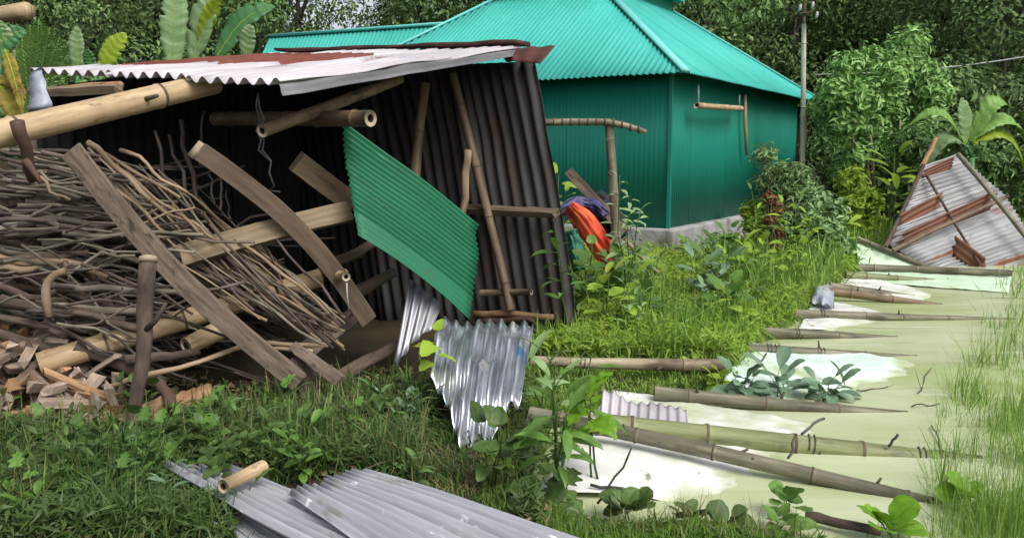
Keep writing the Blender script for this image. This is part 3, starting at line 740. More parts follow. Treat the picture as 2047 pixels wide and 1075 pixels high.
stick('beam', at(660, 770, 5.0), at(790, 690, 5.5), .05, .04, 'bark', amp=.03, label='dark fallen log in the shade below the hanging tin strip', cat='log')
bamboo('bamboo_stub', at(688, 545, 5.25), at(692, 553, 5.0), .026, .026, 'bamboo_pale', label='small bamboo end pointing straight out beside the bowed plank', n=14)
mb = MB(); mb.tube([at(693, 565, 5.0), at(694, 590, 5.0), at(697, 618, 5.0)], .005, n=5); tag(mb.build('string', 'cable'), 'pale string hanging below the small bamboo end', 'string')
# forked stake at the eave
fk = MB(); fk.tube(wob(at(66, 362, 4.35), at(34, 243, 4.2), 5, .02), [.022, .026, .028, .03, .032, .034], n=9); o_ = tag(fk.build('forked_stake', 'bark_red'), 'dark red forked stake leaning on the thick pale bamboo', 'stake')
fk = MB(); fk.tube(wob(at(50, 318, 4.28), at(82, 368, 4.3), 3, .01), [.022, .018, .014, .012], n=7); fk.build('branch_fork', 'bark_red', o_)
for k, (x0, y0, x1, y1) in enumerate(((600, 690, 735, 690), (608, 698, 715, 702))):
    stick('cut_stick', at(x0 - 75, y0 - 4, 4.85), at(x1 - 90 if k else x1 - 85, y1, 4.75), .014, .013, 'stick_tan', amp=.01, label=('upper' if not k else 'lower') + ' of two pale level sticks laid across the end of the grey plank', cat='stick')

# stick heap: every stick its own object
def YD(py): return 4.85 + max(-.3, (690 - py) / 400 * .75)
G1 = 'grey-green sticks stacked level in the heap'
for k in range(82):
    x0 = rng.uniform(-90, 130); y0 = rng.uniform(288, 478)
    x1 = x0 + rng.uniform(140, 300); y1 = y0 + rng.uniform(-14, 26) + (420 - y0) * .25
    Y0 = YD(y0) + rng.uniform(-.35, .1)
    stick('stick', at(x0, y0, Y0), at(x1, y1, Y0 + rng.uniform(-.1, .35)), rng.uniform(.008, .018), rng.uniform(.006, .012), rng.choice(['stick_grey', 'stick_grey', 'stick_dark']), .07, 'thick greyish stick stacked level in the upper part of the heap', 'stick', G1)
G2 = 'thin brown sticks fanned out of the heap'
for k in range(140):
    ex, ey = rng.uniform(440, 690), 0
    ey = 560 + (ex - 440) * .42 + rng.uniform(-40, 45)
    ln = rng.uniform(170, 420)
    sl_ = rng.uniform(.42, .9)
    sx, sy = ex - ln * math.cos(sl_), ey - ln * math.sin(sl_)
    if sy < 285: continue
    Y1 = YD(ey) + rng.uniform(-.15, .45)
    stick('stick', at(sx, sy, Y1 + rng.uniform(.1, .5)), at(ex, ey, Y1), rng.uniform(.004, .009), rng.uniform(.005, .011), rng.choice(['stick_dark', 'stick_dark', 'stick_grey', 'stick_tan']), .07, 'thin brown stick slanting down towards the open end of the heap', 'stick', G2, fork=1 if k % 5 == 0 else 0)
G3 = 'sticks standing up out of the heap'
for k, (x0, y0, x1, y1, r_) in enumerate(((345, 400, 310, 262, .012), (372, 395, 338, 270, .013), (392, 400, 362, 240, .016), (400, 330, 408, 222, .009), (430, 410, 416, 345, .008), (440, 420, 442, 352, .008), (460, 440, 452, 380, .007))):
    stick('stick', at(x0, y0, 5.45), at(x1, y1, 5.6), r_, r_ * .8, 'stick_dark', .05, 'bare stick standing upright behind the bowed plank', 'stick', G3)
G4 = 'dark tangled sticks in the middle of the heap'
for k in range(110):
    x0 = rng.uniform(-120, 260); y0 = rng.uniform(455, 665)
    ln = rng.uniform(150, 330); sl_ = rng.gauss(.16, .3)
    x1, y1 = x0 + ln, y0 + ln * sl_
    if x1 > 520: continue
    Y0 = YD(y0) + rng.uniform(-.45, .15)
    stick('stick', at(x0, y0, Y0), at(x1, y1, Y0 + rng.uniform(-.15, .3)), rng.uniform(.005, .013), rng.uniform(.004, .009), rng.choice(['stick_dark', 'stick_dark', 'stick_grey']), .1, 'dark crooked stick tangled in the middle of the heap', 'stick', G4, fork=1 if k % 2 == 0 else 0)
G5 = 'long branches over the top of the heap'
for (x0, y0, x1, y1, r_) in ((205, 305, 360, 395, .013), (175, 285, 300, 400, .02), (240, 300, 375, 385, .012), (150, 300, 330, 470, .014), (225, 460, 390, 415, .009), (60, 345, 140, 400, .012), (300, 400, 430, 480, .012), (255, 345, 400, 470, .012)):
    stick('branch', at(x0, y0, 5.0), at(x1, y1, 4.95), r_, r_ * .7, 'stick_tan', .045, 'bent tan branch lying over the top of the heap', 'branch', G5, seg=8)
stick('curved_branch', at(130, 540, 4.5), at(98, 634, 4.45), .018, .024, 'stick_tan', amp=.0, arc=.05, label='short pale curved branch hanging out of the tangle of sticks', cat='branch', n=9, seg=8)
for k, (x0, y0, x1, y1, r_) in enumerate(((-60, 592, 250, 640, .034), (-70, 652, 170, 700, .036), (60, 615, 300, 660, .028), (150, 690, 330, 770, .04), (250, 720, 400, 700, .03))):
    stick('thick_branch', at(x0, y0, 4.62), at(x1, y1, 4.75), r_, r_ * .8, 'bark', .05, 'thick barked branch under the tangle of sticks', 'branch', 'thick branches below the tangled sticks', n=9, seg=6)
for k in range(22):
    x0 = rng.uniform(-130, 200); y0 = rng.uniform(430, 640); ln = rng.uniform(170, 330); sl_ = rng.gauss(.2, .22)
    Y0 = YD(y0) + rng.uniform(-.42, -.1)
    stick('branch', at(x0, y0, Y0), at(x0 + ln, y0 + ln * sl_, Y0 + rng.uniform(-.1, .2)), rng.uniform(.017, .03), rng.uniform(.012, .02), rng.choice(['bark', 'bark', 'stick_tan', 'stick_grey']), .1, 'stout crooked branch lying among the tangled sticks', 'branch', 'stout branches among the tangled sticks', n=9, seg=7, jit=.12, fork=k % 2)
mb = MB()
for k in range(380):
    y0 = rng.uniform(340, 720); x0 = rng.uniform(-150, 420)
    if y0 < 480 and x0 > 230: continue
    Y0 = YD(y0) + rng.uniform(.25, .7); a = rng.gauss(.25, .3); ln = rng.uniform(160, 300)
    mb.tube(wob(at(x0, y0, Y0), at(x0 + ln * math.cos(a), y0 + ln * math.sin(a), Y0 + rng.uniform(-.1, .3)), 3, .06), [.011, .01, .009, .007], n=5)
tag(mb.build('stick_heap', 'stick_dark'), 'dark mass of sticks packed deep inside the heap', None, None, 'stuff')
mb = MB(); vs = []
for x, y, Y in ((-260, 330, 6.6), (120, 320, 6.4), (420, 420, 6.4), (640, 640, 6.0), (700, 760, 5.7)): vs.append(at(x, y, Y))
nb = len(vs); vs += [Vector((v.x, v.y + .2, -.1)) for v in vs]
vs += [Vector((v.x - .15, v.y - 1.0, -.1)) for v in vs[:nb]]
fs = [(i, i + 1, nb + i + 1, nb + i) for i in range(nb - 1)] + [(i, 2 * nb + i, 2 * nb + i + 1, i + 1) for i in range(nb - 1)]
mb.add(vs, fs, [(v.x, v.z) for v in vs]); tag(mb.build('brush_mound', 'soil', smooth=False), kind='structure')

# split firewood lumps
def chunk(c, L, w, yaw, pitch, roll, m, sides=4):
    mb = MB(); vs = []
    prof = [(rng.uniform(.6, 1.1) * math.cos(2 * math.pi * k / sides + .4), rng.uniform(.6, 1.1) * math.sin(2 * math.pi * k / sides + .4)) for k in range(sides)]
    M_ = Matrix.Rotation(yaw, 3, 'Z') @ Matrix.Rotation(pitch, 3, 'X') @ Matrix.Rotation(roll, 3, 'Y')
    uvs = []; n = 3
    for i in range(n + 1):
        sc = 1 + rng.uniform(-.12, .12)
        for k, (a, b) in enumerate(prof):
            vs.append(Vector(c) + M_ @ Vector((a * w * sc + rng.uniform(-.004, .004), (i / n - .5) * L + (rng.uniform(-.03, .03) if i in (0, n) else 0), b * w * sc)))
            uvs.append((k * .06 + rng.random() * .01, i / n * L))
    fs = [(i * sides + k, i * sides + (k + 1) % sides, (i + 1) * sides + (k + 1) % sides, (i + 1) * sides + k) for i in range(n) for k in range(sides)]
    fs += [tuple(range(sides))[::-1], tuple(n * sides + k for k in range(sides))]
    mb.add(vs, fs, uvs)
    return mb.build('firewood_lump', m, smooth=False, bevel=.003)
for k in range(120):
    py = rng.uniform(672, 905); px = rng.uniform(-60, 100 + (py - 672) * 1.1 if py < 830 else 250)
    if py < 730 and px > 110: continue
    Y = 4.28 + (905 - py) / 230 * .42 + rng.uniform(-.06, .12)
    tag(chunk(at(px, py, Y), rng.uniform(.18, .42), rng.uniform(.024, .05), rng.gauss(.3, 1.0), rng.gauss(0, .5), rng.uniform(0, 3), rng.choice(['wood_split', 'wood_split', 'wood_split', 'wood_split', 'wood_orange', 'bark']), rng.choice([3, 3, 4, 5])),
        'rough split lump of firewood in the jumbled pile by the stake', 'firewood', 'split firewood lumps heaped below the sticks')
plank('split_log', at(150, 900, 4.25), at(340, 800, 4.5), .1, .08, 'wood_orange', 'long orange-brown split log on the ground behind the stake', cat='log', rough=.01)
plank('split_log', at(320, 815, 4.55), at(424, 782, 4.8), .09, .05, 'wood_orange', 'pale split log half hidden under the thin pole', cat='log', rough=.008)
plank('split_log', at(-30, 945, 4.05), at(205, 885, 4.25), .09, .07, 'wood_split', 'grey brown split log along the bottom of the firewood pile', cat='log', rough=.01)
plank('split_log', at(55, 915, 4.15), at(165, 850, 4.3), .08, .06, 'wood_split', 'short split log resting on the lower log of the pile', cat='log', rough=.01)
plank('split_log', at(-60, 870, 4.1), at(70, 832, 4.2), .11, .08, 'wood_orange', 'broad orange split log at the outer end of the firewood pile', cat='log', rough=.012)
plank('split_log', at(40, 960, 4.05), at(62, 850, 4.18), .08, .06, 'wood_orange', 'orange splinter of log standing up against the firewood pile', cat='log', rough=.012)
stick('thick_branch', at(345, 815, 4.4), at(315, 760, 4.55), .035, .03, 'bark_red', amp=.02, label='dark red stub of trunk behind the stake over the orange log', cat='branch', n=9)

# ------------------------------------------------------------------ loose tin sheets
o_ = corr('green_tin_sheet', 'green_tin', at(716, 470, 5.0), at(680, 250, 5.45), at(957, 450, 5.75), at(946, 634, 5.3), 19, .011, nv=14, bend=lambda u, v: .07 * max(0, v - .75) * max(0, .5 - u) * 4 - .03 * max(0, u - .8) * 5 * (1 - v), sag=-.02, dent=.02, seed=4, flat=lambda u: .35 if u < .2 else 1, v0=lambda u: .012 * noise.noise((u * 9, 3, 0)), v1=lambda u: 1 + .03 * noise.noise((u * 4, 8, 0)))
tag(o_, 'dark green corrugated tin sheet hanging slantwise in the shed opening', 'tin sheet')
o_ = corr('tin_strip', 'tin_grey', at(790, 715, 5.15), at(862, 660, 5.15), at(884, 608, 5.35), at(818, 556, 5.4), 4, .014, nv=6, dent=.03, seed=9, v0=lambda u: -.18 + .35 * abs(u - .25) + .08 * noise.noise((u * 9, 1, 4)), bend=lambda u, v: .04 * math.sin(u * 3))
tag(o_, 'dull grey torn tin strip hanging beside the shiny sheet', 'tin sheet')
def ragged(u):
    return float(np.interp(u, [0, .15, .3, .42, .52, .62, .75, .85, 1], [.42, .35, .17, .02, -.05, .0, .06, .22, .32])) + .05 * noise.noise((u * 13, 2, 1))
o_ = corr('shiny_tin_sheet', 'tin_shiny', at(838, 880, 4.16), at(1030, 900, 4.06), at(1066, 648, 5.0), at(884, 636, 5.2), 8, .022, nv=18, dent=.09, seed=6, dfreq=4.5, v0=ragged, v1=lambda u: 1 + .02 * noise.noise((u * 7, 5, 0)), bend=lambda u, v: .05 * math.sin(v * 3.1) - .03 * (1 - v) ** 2)
tag(o_, 'shiny galvanised corrugated sheet with a torn lower edge on the grass', 'tin sheet')
for k, (pts_) in enumerate((((888, 812), (945, 804), (1030, 812), (1046, 818)), ((920, 862), (985, 872), (1045, 872), (1075, 862)))):
    mb = MB(); mb.tube([at(x, y, 4.45 - .05 * k) for x, y in pts_], .006, n=6); tag(mb.build('twig', 'bark'), ('upper' if k == 0 else 'lower') + ' dark twig lying across the torn end of the shiny sheet', 'twig')
# sheets on the grass at the front
def G(px, py, z): return gp(px, py, z)
o_ = corr('tin_sheet', 'tin_ground', G(345, 960, .1), G(306, 912, .14), G(1010, 1250, .12), G(700, 1290, .06), 6, .016, nv=10, dent=.015, seed=12, dfreq=1.4)
o_ = tag(o_, 'dull corrugated sheet on the grass with a bamboo stub on it', 'tin sheet')
o_ = corr('tin_sheet', 'tin_ground', G(470, 935, .15), G(322, 925, .19), G(900, 1260, .17), G(1160, 1220, .15), 7, .014, nv=10, dent=.012, seed=13, v0=lambda u: .03 * noise.noise((u * 6, 1, 1)))
tag(o_, 'narrow weathered sheet lapped under the bigger sheet on the grass', 'tin sheet')
o_ = corr('tin_sheet', 'tin_ground', G(560, 972, .22), G(722, 936, .22), G(1560, 1200, .19), G(1000, 1290, .18), 12, .011, nv=14, dent=.018, seed=14, v0=lambda u: .05 * noise.noise((u * 4, 2, 7)) + .07 * abs(u - .65), dfreq=1.6)
tag(o_, 'wide galvanised sheet with a bright edge lying on the grass', 'tin sheet')
o_ = corr('tin_offcut', 'tin_grey', G(385, 1085, .06), G(398, 1030, .12), G(440, 1050, .12), G(440, 1090, .06), 3, .012, nv=4, dent=.03, seed=15)
tag(o_, 'small grey tin offcut tucked in the grass beneath the weathered sheet', 'tin offcut')
bamboo('bamboo_stub', G(446, 972, .24), G(526, 932, .24), .027, .028, 'bamboo_pale', node=.5, label='short pale hollow bamboo stub lying on the tin sheet in the grass', n=18)
# small pink-white corrugated piece by the water
o_ = corr('tin_offcut', 'tin_white', G(1198, 842, .06), G(1376, 852, .08), G(1372, 812, .1), G(1205, 790, .16), 9, .013, nv=6, dent=.05, seed=17, v1=lambda u: 1 - .25 * math.sin(min(1, u * 1.6) * 3.1) + .25 * math.exp(-((u - .16) / .12) ** 2))
tag(o_, 'small pinkish white corrugated offcut lying over the green bamboo', 'tin offcut')

# ------------------------------------------------------------------ fallen wall in the pond: sheets and poles
def panel(m, corners, label, seed, bulge=.0, dent=.03, n=60):
    P = [gp(x, y, 0) + Vector((0, 0, z)) for x, y, z in corners]
    mb = MB(); vs, uvs, fs = [], [], []
    for i in range(n + 1):
        for j in range(n + 1):
            u, v = i / n, j / n
            p = (P[0] * (1 - u) + P[1] * u) * (1 - v) + (P[3] * (1 - u) + P[2] * u) * v
            p = p + Vector((0, 0, bulge * math.sin(math.pi * u) * math.sin(math.pi * v) + dent * noise.noise((p.x * 1.3 + seed, p.y * 1.3, seed)) + .012 * noise.noise((p.x * 5 + seed, p.y * 5, 3)) + .006 * noise.noise((p.x * 15, p.y * 13 + seed, 7))))
            vs.append(p); uvs.append((p.x, p.y))
    for i in range(n):
        for j in range(n): fs.append((i * (n + 1) + j, (i + 1) * (n + 1) + j, (i + 1) * (n + 1) + j + 1, i * (n + 1) + j + 1))
    mb.add(vs, fs, uvs)
    return tag(mb.build('wall_sheet', m, thick=.004), label, 'wall sheet')
panel('white_sheet', [(1075, 995, .035), (1700, 1010, -.05), (1900, 880, -.045), (1225, 795, .06)], 'largest white sheet lying under the two thickest bamboo poles', 1.0, bulge=.03)
panel('aqua_sheet', [(1430, 805, .03), (1800, 800, -.045), (1900, 722, -.04), (1480, 698, .06)], 'bluish white sheet beside the floating grey-green leaves', 2.0, bulge=.03)
panel('white_sheet', [(1596, 662, .03), (1760, 656, -.03), (1860, 632, -.04), (1628, 608, .06)], 'small white sheet just beyond the shaded stick-like pole', 3.0, bulge=.02)
panel('white_sheet', [(1665, 592, .02), (1840, 606, -.02), (1930, 578, -.03), (1690, 556, .05)], 'white sheet beneath the pair of crossed poles', 4.0, bulge=.02)
panel('pale_green_sheet', [(1712, 566, .03), (2016, 586, .01), (2024, 548, .06), (1712, 540, .06)], 'pale green sheet strip between the two farthest poles', 5.0, bulge=.02, dent=.01)
mb = MB(); vs = [at(1710, 478, 12.0), at(1718, 536, 11.5), at(1868, 542, 11.4), at(1850, 530, 11.6)]
vs2 = [v + Vector((0, .012, 0)) for v in vs]
mb.add(vs + vs2, [(0, 1, 2, 3), (7, 6, 5, 4), (0, 4, 5, 1), (1, 5, 6, 2), (2, 6, 7, 3), (3, 7, 4, 0)], [(v.x, v.z) for v in vs + vs2])
tag(mb.build('wall_sheet', 'pale_green_sheet', smooth=False), 'pale green triangular sheet propped up before the rusty tin', 'wall sheet')
bamboo('bamboo_pole', at(1712, 476, 11.95), at(1870, 540, 11.35), .035, .03, 'bamboo_grey', label='grey pole along the sloping edge of the propped green sheet')
def wpole(px0, py0, z0, px1, py1, z1, r0, r1, m, label, **k):
    return bamboo('bamboo_pole', gp(px0, py0, z0), gp(px1, py1, z1), r0, r1, m, label=label, **k)
wpole(1714, 534, .1, 2022, 546, .1, .046, .04, 'bamboo_grey', 'straight dark bamboo pole in front of the fallen rusty tin', stubs=2, n=10)
wpole(1690, 550, .09, 2010, 576, -.05, .05, .036, 'bamboo_green', 'greenish bamboo pole next to the straight dark pole', stubs=2, n=10)
wpole(1658, 572, .1, 1850, 600, -.04, .045, .036, 'bamboo_grey', 'upper pole of the pair leaving the pale rag', stubs=1, n=10)
wpole(1656, 582, .1, 1910, 618, -.05, .046, .034, 'bamboo_brown', 'lower brown pole of the pair leaving the pale rag', stubs=2, n=10)
wpole(1586, 627, .07, 2030, 642, -.022, .045, .03, 'bamboo_grey', 'slim pole that runs farthest across the pond with knots showing', stubs=3, ties=(.12,), n=10)
wpole(1528, 664, .06, 1830, 682, -.045, .042, .03, 'bamboo_grey', 'sunken grey pole on the grass edge with a wire tie', ties=(.2,), n=10)
wpole(1474, 696, .07, 1880, 722, -.05, .044, .036, 'bamboo_grey', 'pale pole with two wire ties beyond the bluish sheet', ties=(.14, .18, .4), stubs=1, n=12)
wpole(1308, 784, .09, 1860, 838, -.05, .042, .036, 'bamboo_grey', 'grey pole lying between the floating leaves and the largest sheet', stubs=3, n=12)
wpole(1190, 848, .1, 1960, 930, -.045, .062, .05, 'bamboo_green', 'thickest greenish bamboo pole across the largest white sheet', ties=(.56, .84), stubs=2, n=18)
wpole(1060, 826, .17, 1880, 1012, -.02, .038, .034, 'bamboo_grey', 'long bent knotty pole crossing in front of the thickest pole', stubs=5, n=16, lift=.02)
wpole(1062, 720, .17, 1452, 730, .13, .03, .045, 'bamboo_weathered', 'split pale bamboo pole on the grass short of the pond', stubs=2, n=14, ties=(.27,), node=.5)
for k, (a, b_, lab) in enumerate((((1575, 915), (1592, 868), 'beside the knot of the thickest pole'), ((1602, 868), (1648, 836), 'between the thickest pole and the grey pole'), ((1776, 892), (1795, 868), 'near the wet end of the thickest pole'), ((1510, 735), (1532, 706), 'at the corner of the bluish sheet'))):
    mb = MB(); mb.tube(wob(gp(*a, .05), gp(*b_, .12), 5, .02), .007, n=6); tag(mb.build('tie_cord', 'wire'), 'dark frayed tie cord ' + lab, 'cord')
# pale rag on the poles
mb = MB(); vs, fs, uvs = [], [], []
for i in range(9):
    for j in range(7):
        px_ = 1622 + 45 * i / 8; py_ = 556 + 48 * j / 6 + 10 * i / 8
        vs.append(gp(px_, py_ + 3 * math.sin(i * 1.7 + j), .1 + .07 * math.sin(math.pi * i / 8) * math.sin(math.pi * j / 6) + .02 * math.sin(i * 2.1 + j * 1.3))); uvs.append((i * .03, j * .03))
for i in range(8):
    for j in range(6): fs.append((i * 7 + j, i * 7 + 7 + j, i * 7 + 8 + j, i * 7 + j + 1))
mb.add(vs, fs, uvs); tag(mb.build('rag', 'plastic_grey', thick=.004), 'pale crumpled rag over the ends of two poles', 'rag')

# ------------------------------------------------------------------ rusty tin wreck by the banana plant
wreck = thing('tin_wreck', 'fallen rusty tin roof leaning under the banana plant', 'tin roof', gp(1900, 540))
LNS = [((1842, 333), (1916, 306)), ((1812, 402), (1965, 352)), ((1778, 490), (2012, 396)), ((1842, 530), (2048, 452)), ((1905, 560), (2085, 505))]
def wy(py): return 11.35 + (555 - py) / 250 * 1.3
for k in range(4):
    (a0, a1), (b0, b1) = LNS[k], LNS[k + 1]
    corr('roof_sheet', 'tin_heap', at(*b0, wy(b0[1])), at(*a0, wy(a0[1]) ), at(*a1, wy(a1[1]) + .2), at(*b1, wy(b1[1]) + .2), 7, .014, nv=6, dent=.03, seed=40 + k, parent=wreck)
corr('roof_sheet', 'tin_heap', at(1985, 585, 11.2), at(1905, 560, wy(560)), at(2085, 505, wy(505) + .2), at(2150, 545, 11.5), 7, .014, nv=6, dent=.03, seed=49, parent=wreck)
for x0_, y0_, x1_, y1_, w_ in ((1797, 452, 1880, 408, 52), (1800, 485, 1985, 400, 40), (1905, 500, 1965, 545, 60), (1845, 352, 1905, 325, 26)):
    q0, q1 = at(x0_, y0_, wy(y0_) - .02), at(x1_, y1_, wy(y1_) + .05); dd = Vector((0, -.25, 1)).normalized() * (w_ / F * 12)
    corr('rust_patch_sheet', 'tin_brown', q0 - dd * .5, q0 + dd * .5, q1 + dd * .5, q1 - dd * .5, 4, .009, nv=6, dent=.012, seed=x0_, parent=wreck, v0=lambda u: .08 * noise.noise((u * 6, 1, 2)), v1=lambda u: 1 + .1 * noise.noise((u * 6, 4, 2)))
def wr(px, py): return at(px, py, wy(py) - .09)
for k, (a, b_, r_, m) in enumerate((((1785, 500), (2016, 392), .03, 'bamboo_brown'), ((1770, 492), (1846, 330), .03, 'bark'), ((1852, 350), (1960, 530), .02, 'bark'), ((1915, 308), (2075, 505), .035, 'bamboo_grey'))):
    bamboo('batten', wr(*a), wr(*b_), r_, r_ * .9, m, parent=wreck)
stick('broken_pole', at(1838, 345, 12.6), at(1872, 275, 12.8), .04, .03, 'wood_orange', amp=.04, label='brown splintered pole sticking up above the rusty tin', cat='pole')

# ------------------------------------------------------------------ yard things by the house
def yard(px, py, Y): return at(px, py, Y)
post = thing('bamboo_crossbar_stand', 'bamboo T-shaped post with a bent crossbar before the green wall', 'post', gp(1238, 615))
bamboo('upright', gp(1238, 615), at(1218, 252, 8.8), .05, .046, 'bamboo_grey', node=.5, parent=post, stubs=3)
mb = MB(); mb.tube([at(1040, 246, 8.75), at(1130, 244, 8.75), at(1215, 244, 8.75), at(1252, 252, 8.75), at(1292, 264, 8.75)], [.036, .036, .035, .032, .022], n=10); mb.build('crossbar', 'bamboo_grey', post)
for px_ in range(1090, 1285, 17):
    c = at(px_, 244 if px_ < 1225 else 244 + (px_ - 1225) * .3, 8.75); mb = MB(); mb.tube([c - Vector((.008, 0, 0)), c + Vector((.008, 0, 0))], .041, n=10); mb.build('node_ring', 'bamboo_node', post)
mb = MB(); mb.beam(at(1136, 342, 9.0), at(1248, 462, 9.0), .1, .04, (0, -1, .1), rough=.004); tag(mb.build('plank', 'plank', smooth=False), 'bleached grey plank leaning over the heaped clothes', 'plank')
stick('pole', at(1236, 462, 9.3), at(1318, 548, 8.9), .024, .022, 'stick_tan', amp=.03, label='thin tan pole slanting down to the grass by the plinth', cat='pole')
def cloth(name, m, path, widths, Y, label, seed, cat='cloth'):
    mb = MB(); vs, fs, uvs = [], [], []; n = 14; k = 12
    for i in range(n + 1):
        f = i / n * (len(path) - 1); a = min(len(path) - 2, int(f)); t = f - a
        cx_, cy_ = [path[a][q] * (1 - t) + path[a + 1][q] * t for q in (0, 1)]
        w = widths[a] * (1 - t) + widths[a + 1] * t
        dx, dy = path[a + 1][0] - path[a][0], path[a + 1][1] - path[a][1]; l = math.hypot(dx, dy)
        for j in range(k + 1):
            s_ = j / k - .5
            vs.append(at(cx_ - dy / l * w * s_ * (1 + .12 * noise.noise((i * .8, seed, j * .3))), cy_ + dx / l * w * s_, Y + .09 * noise.noise((i * .35, j * 1.1 + seed, 0)) + .03 * noise.noise((i * .9, j * 2.1, seed)) - .1 * math.cos(s_ * 3)))
            uvs.append((s_ * .3, i / n))
    for i in range(n):
        for j in range(k): fs.append((i * (k + 1) + j, (i + 1) * (k + 1) + j, (i + 1) * (k + 1) + j + 1, i * (k + 1) + j + 1))
    mb.add(vs, fs, uvs); return tag(mb.build(name, m, thick=.006), label, cat)
cloth('red_cloth', 'cloth_red', [(1138, 412), (1165, 440), (1195, 480), (1222, 525), (1232, 536)], [26, 48, 46, 44, 30], 8.7, 'bright orange red cloth draped over the heap by the post', 2.0)
cloth('blue_cloth', 'cloth_blue', [(1110, 428), (1150, 405), (1185, 412), (1212, 432)], [20, 28, 32, 20], 9.0, 'faded blue purple cloth behind the orange red one', 5.0)
cloth('black_cloth', 'cloth_black', [(1185, 390), (1205, 420), (1225, 450), (1235, 480)], [40, 60, 60, 40], 9.2, 'black cloth bundled against the bamboo T-shaped post', 8.0)
cloth('green_net', 'net_green', [(1140, 460), (1150, 500), (1160, 540)], [26, 34, 28], 8.6, 'green netting hanging below the orange red cloth', 11.0, 'net')
# tall pole and cable
tp = thing('utility_pole', 'tall knotted bamboo utility pole beside the corner of the teal roof', 'pole', at(1602, 470, 15.5))
stick('top_rod', at(1607, 55, 15.5), at(1609, -30, 15.5), .03, .025, 'bark', amp=.02, parent=tp)
bamboo('shaft', at(1601, 480, 15.5), at(1607, 48, 15.5), .052, .04, 'bamboo_bleached', node=.85, parent=tp, bend=.01, stubs=5)
for k, (dx, dz) in enumerate(((-.12, .0), (.1, .05), (.18, -.12))):
    c = at(1608, 25, 15.5) + Vector((dx, -.06, dz)); mb = MB(); mb.tube([c, c + Vector((.02, 0, .05)), c + Vector((.03, 0, .12))], [.015, .028, .02], n=8); mb.build('insulator', 'cable', tp)
mb = MB(); mb.beam(at(1598, 28, 15.45), at(1624, 24, 15.45), .03, .03, (0, 0, 1)); mb.build('cross_arm', 'bark', tp)
mb = MB(); p0, p1 = at(1628, 150, 15.5), at(2300, 62, 15.5)
mb.tube([p0.lerp(p1, i / 16) - Vector((0, 0, .18 * math.sin(math.pi * i / 16))) for i in range(17)], .013, n=6)
tag(mb.build('cable', 'cable'), 'thin pale overhead cable running from the tall bamboo pole', 'cable')

# ------------------------------------------------------------------ trees
def crown_np(centers, radii, n, L, W, seed, flat=.75, shell=.55, droop=0.3):
    r = np.random.default_rng(seed)
    centers = np.asarray(centers, float); radii = np.asarray(radii, float)
    pw = radii ** 2; k = r.choice(len(centers), n, p=pw / pw.sum())
    d = r.normal(size=(n, 3)); d /= np.linalg.norm(d, axis=1, keepdims=True)
    rad = (shell + (1 - shell) * r.random(n)) * (1 + .18 * r.normal(size=n))
    pos = centers[k] + d * (radii[k] * rad)[:, None] * np.array([1, 1, flat])
    nrm = d * 1.0 + np.array([0, 0, .6]) + .38 * r.normal(size=(n, 3)); nrm /= np.linalg.norm(nrm, axis=1, keepdims=True)
    ax = r.normal(size=(n, 3)) + d * .6 + np.array([0, 0, -droop]); ax -= nrm * (ax * nrm).sum(1, keepdims=True); ax /= np.linalg.norm(ax, axis=1, keepdims=True)
    sd = np.cross(nrm, ax)
    l = L * r.uniform(.6, 1.25, n)[:, None]; w = W * r.uniform(.7, 1.2, n)[:, None]
    v = np.stack([pos - ax * l * .5, pos + sd * w * .5 + nrm * w * .15, pos + ax * l * .5 - nrm * l * .12, pos - sd * w * .5 + nrm * w * .15], 1).reshape(-1, 3)
    q = np.arange(n * 4).reshape(-1, 4)
    return v, q
def tree_meshes(seed, height, cr, low, nleaf, L, W, mk, lobes=13, trunk_r=.14):
    r = random.Random(seed)
    tb = MB()
    top = Vector((r.uniform(-.4, .4), r.uniform(-.4, .4), height * .85))
    tpts = wob((0, 0, -.1), top, 7, .35, r.random() * 99)
    tb.tube(tpts, [trunk_r * (1 - .78 * i / 7) for i in range(8)], n=8, jit=.08)
    cs, rs, lims = [], [], []
    for k in range(lobes):
        f = low + (1 - low) * (k + .5) / lobes
        a = k * 2.4 + r.uniform(-.4, .4)
        env = math.sin(math.pi * min(1, (f - low) / (1 - low) * .8 + .16))
        c = Vector((math.cos(a), math.sin(a), 0)) * cr * env * r.uniform(.35, .75) + Vector((0, 0, f * height * .95))
        cs.append(tuple(c)); rs.append(cr * r.uniform(.32, .5))
        i = min(6, max(1, int(f * 6.2))); lims.append((tpts[i], c))
    lb = MB()
    for a, c in lims: lb.tube(wob(a, c, 3, .15), [trunk_r * .32, trunk_r * .25, trunk_r * .17, trunk_r * .08], n=5)
    v, q = crown_np(cs, rs, nleaf, L, W, seed, shell=.78)
    def mesh_of(b, nm):
        o = b.build(nm, 'trunk', origin=(0, 0, 0)); me = o.data; bpy.data.objects.remove(o); return me
    return mesh_of(tb, 'trunk'), mesh_of(lb, 'limbs'), np_mesh('crown', v, q, mk)
KIND = {
    'broad': [tree_meshes(s, 8.5, 2.7, .16, 11000, .19, .09, 'leaf_forest') for s in (1, 2, 3)],
    'tall': [tree_meshes(s, 11, 2.3, .3, 9000, .18, .08, 'leaf_forest', lobes=16) for s in (5, 6)],
    'mid': [tree_meshes(s, 5.2, 1.9, .08, 9000, .17, .08, 'leaf_mid', lobes=12, trunk_r=.08) for s in (8, 9)],
    'bush': [tree_meshes(s, 2.4, 1.25, .03, 6500, .14, .065, 'leaf_forest', lobes=10, trunk_r=.04) for s in (10, 11)],
}
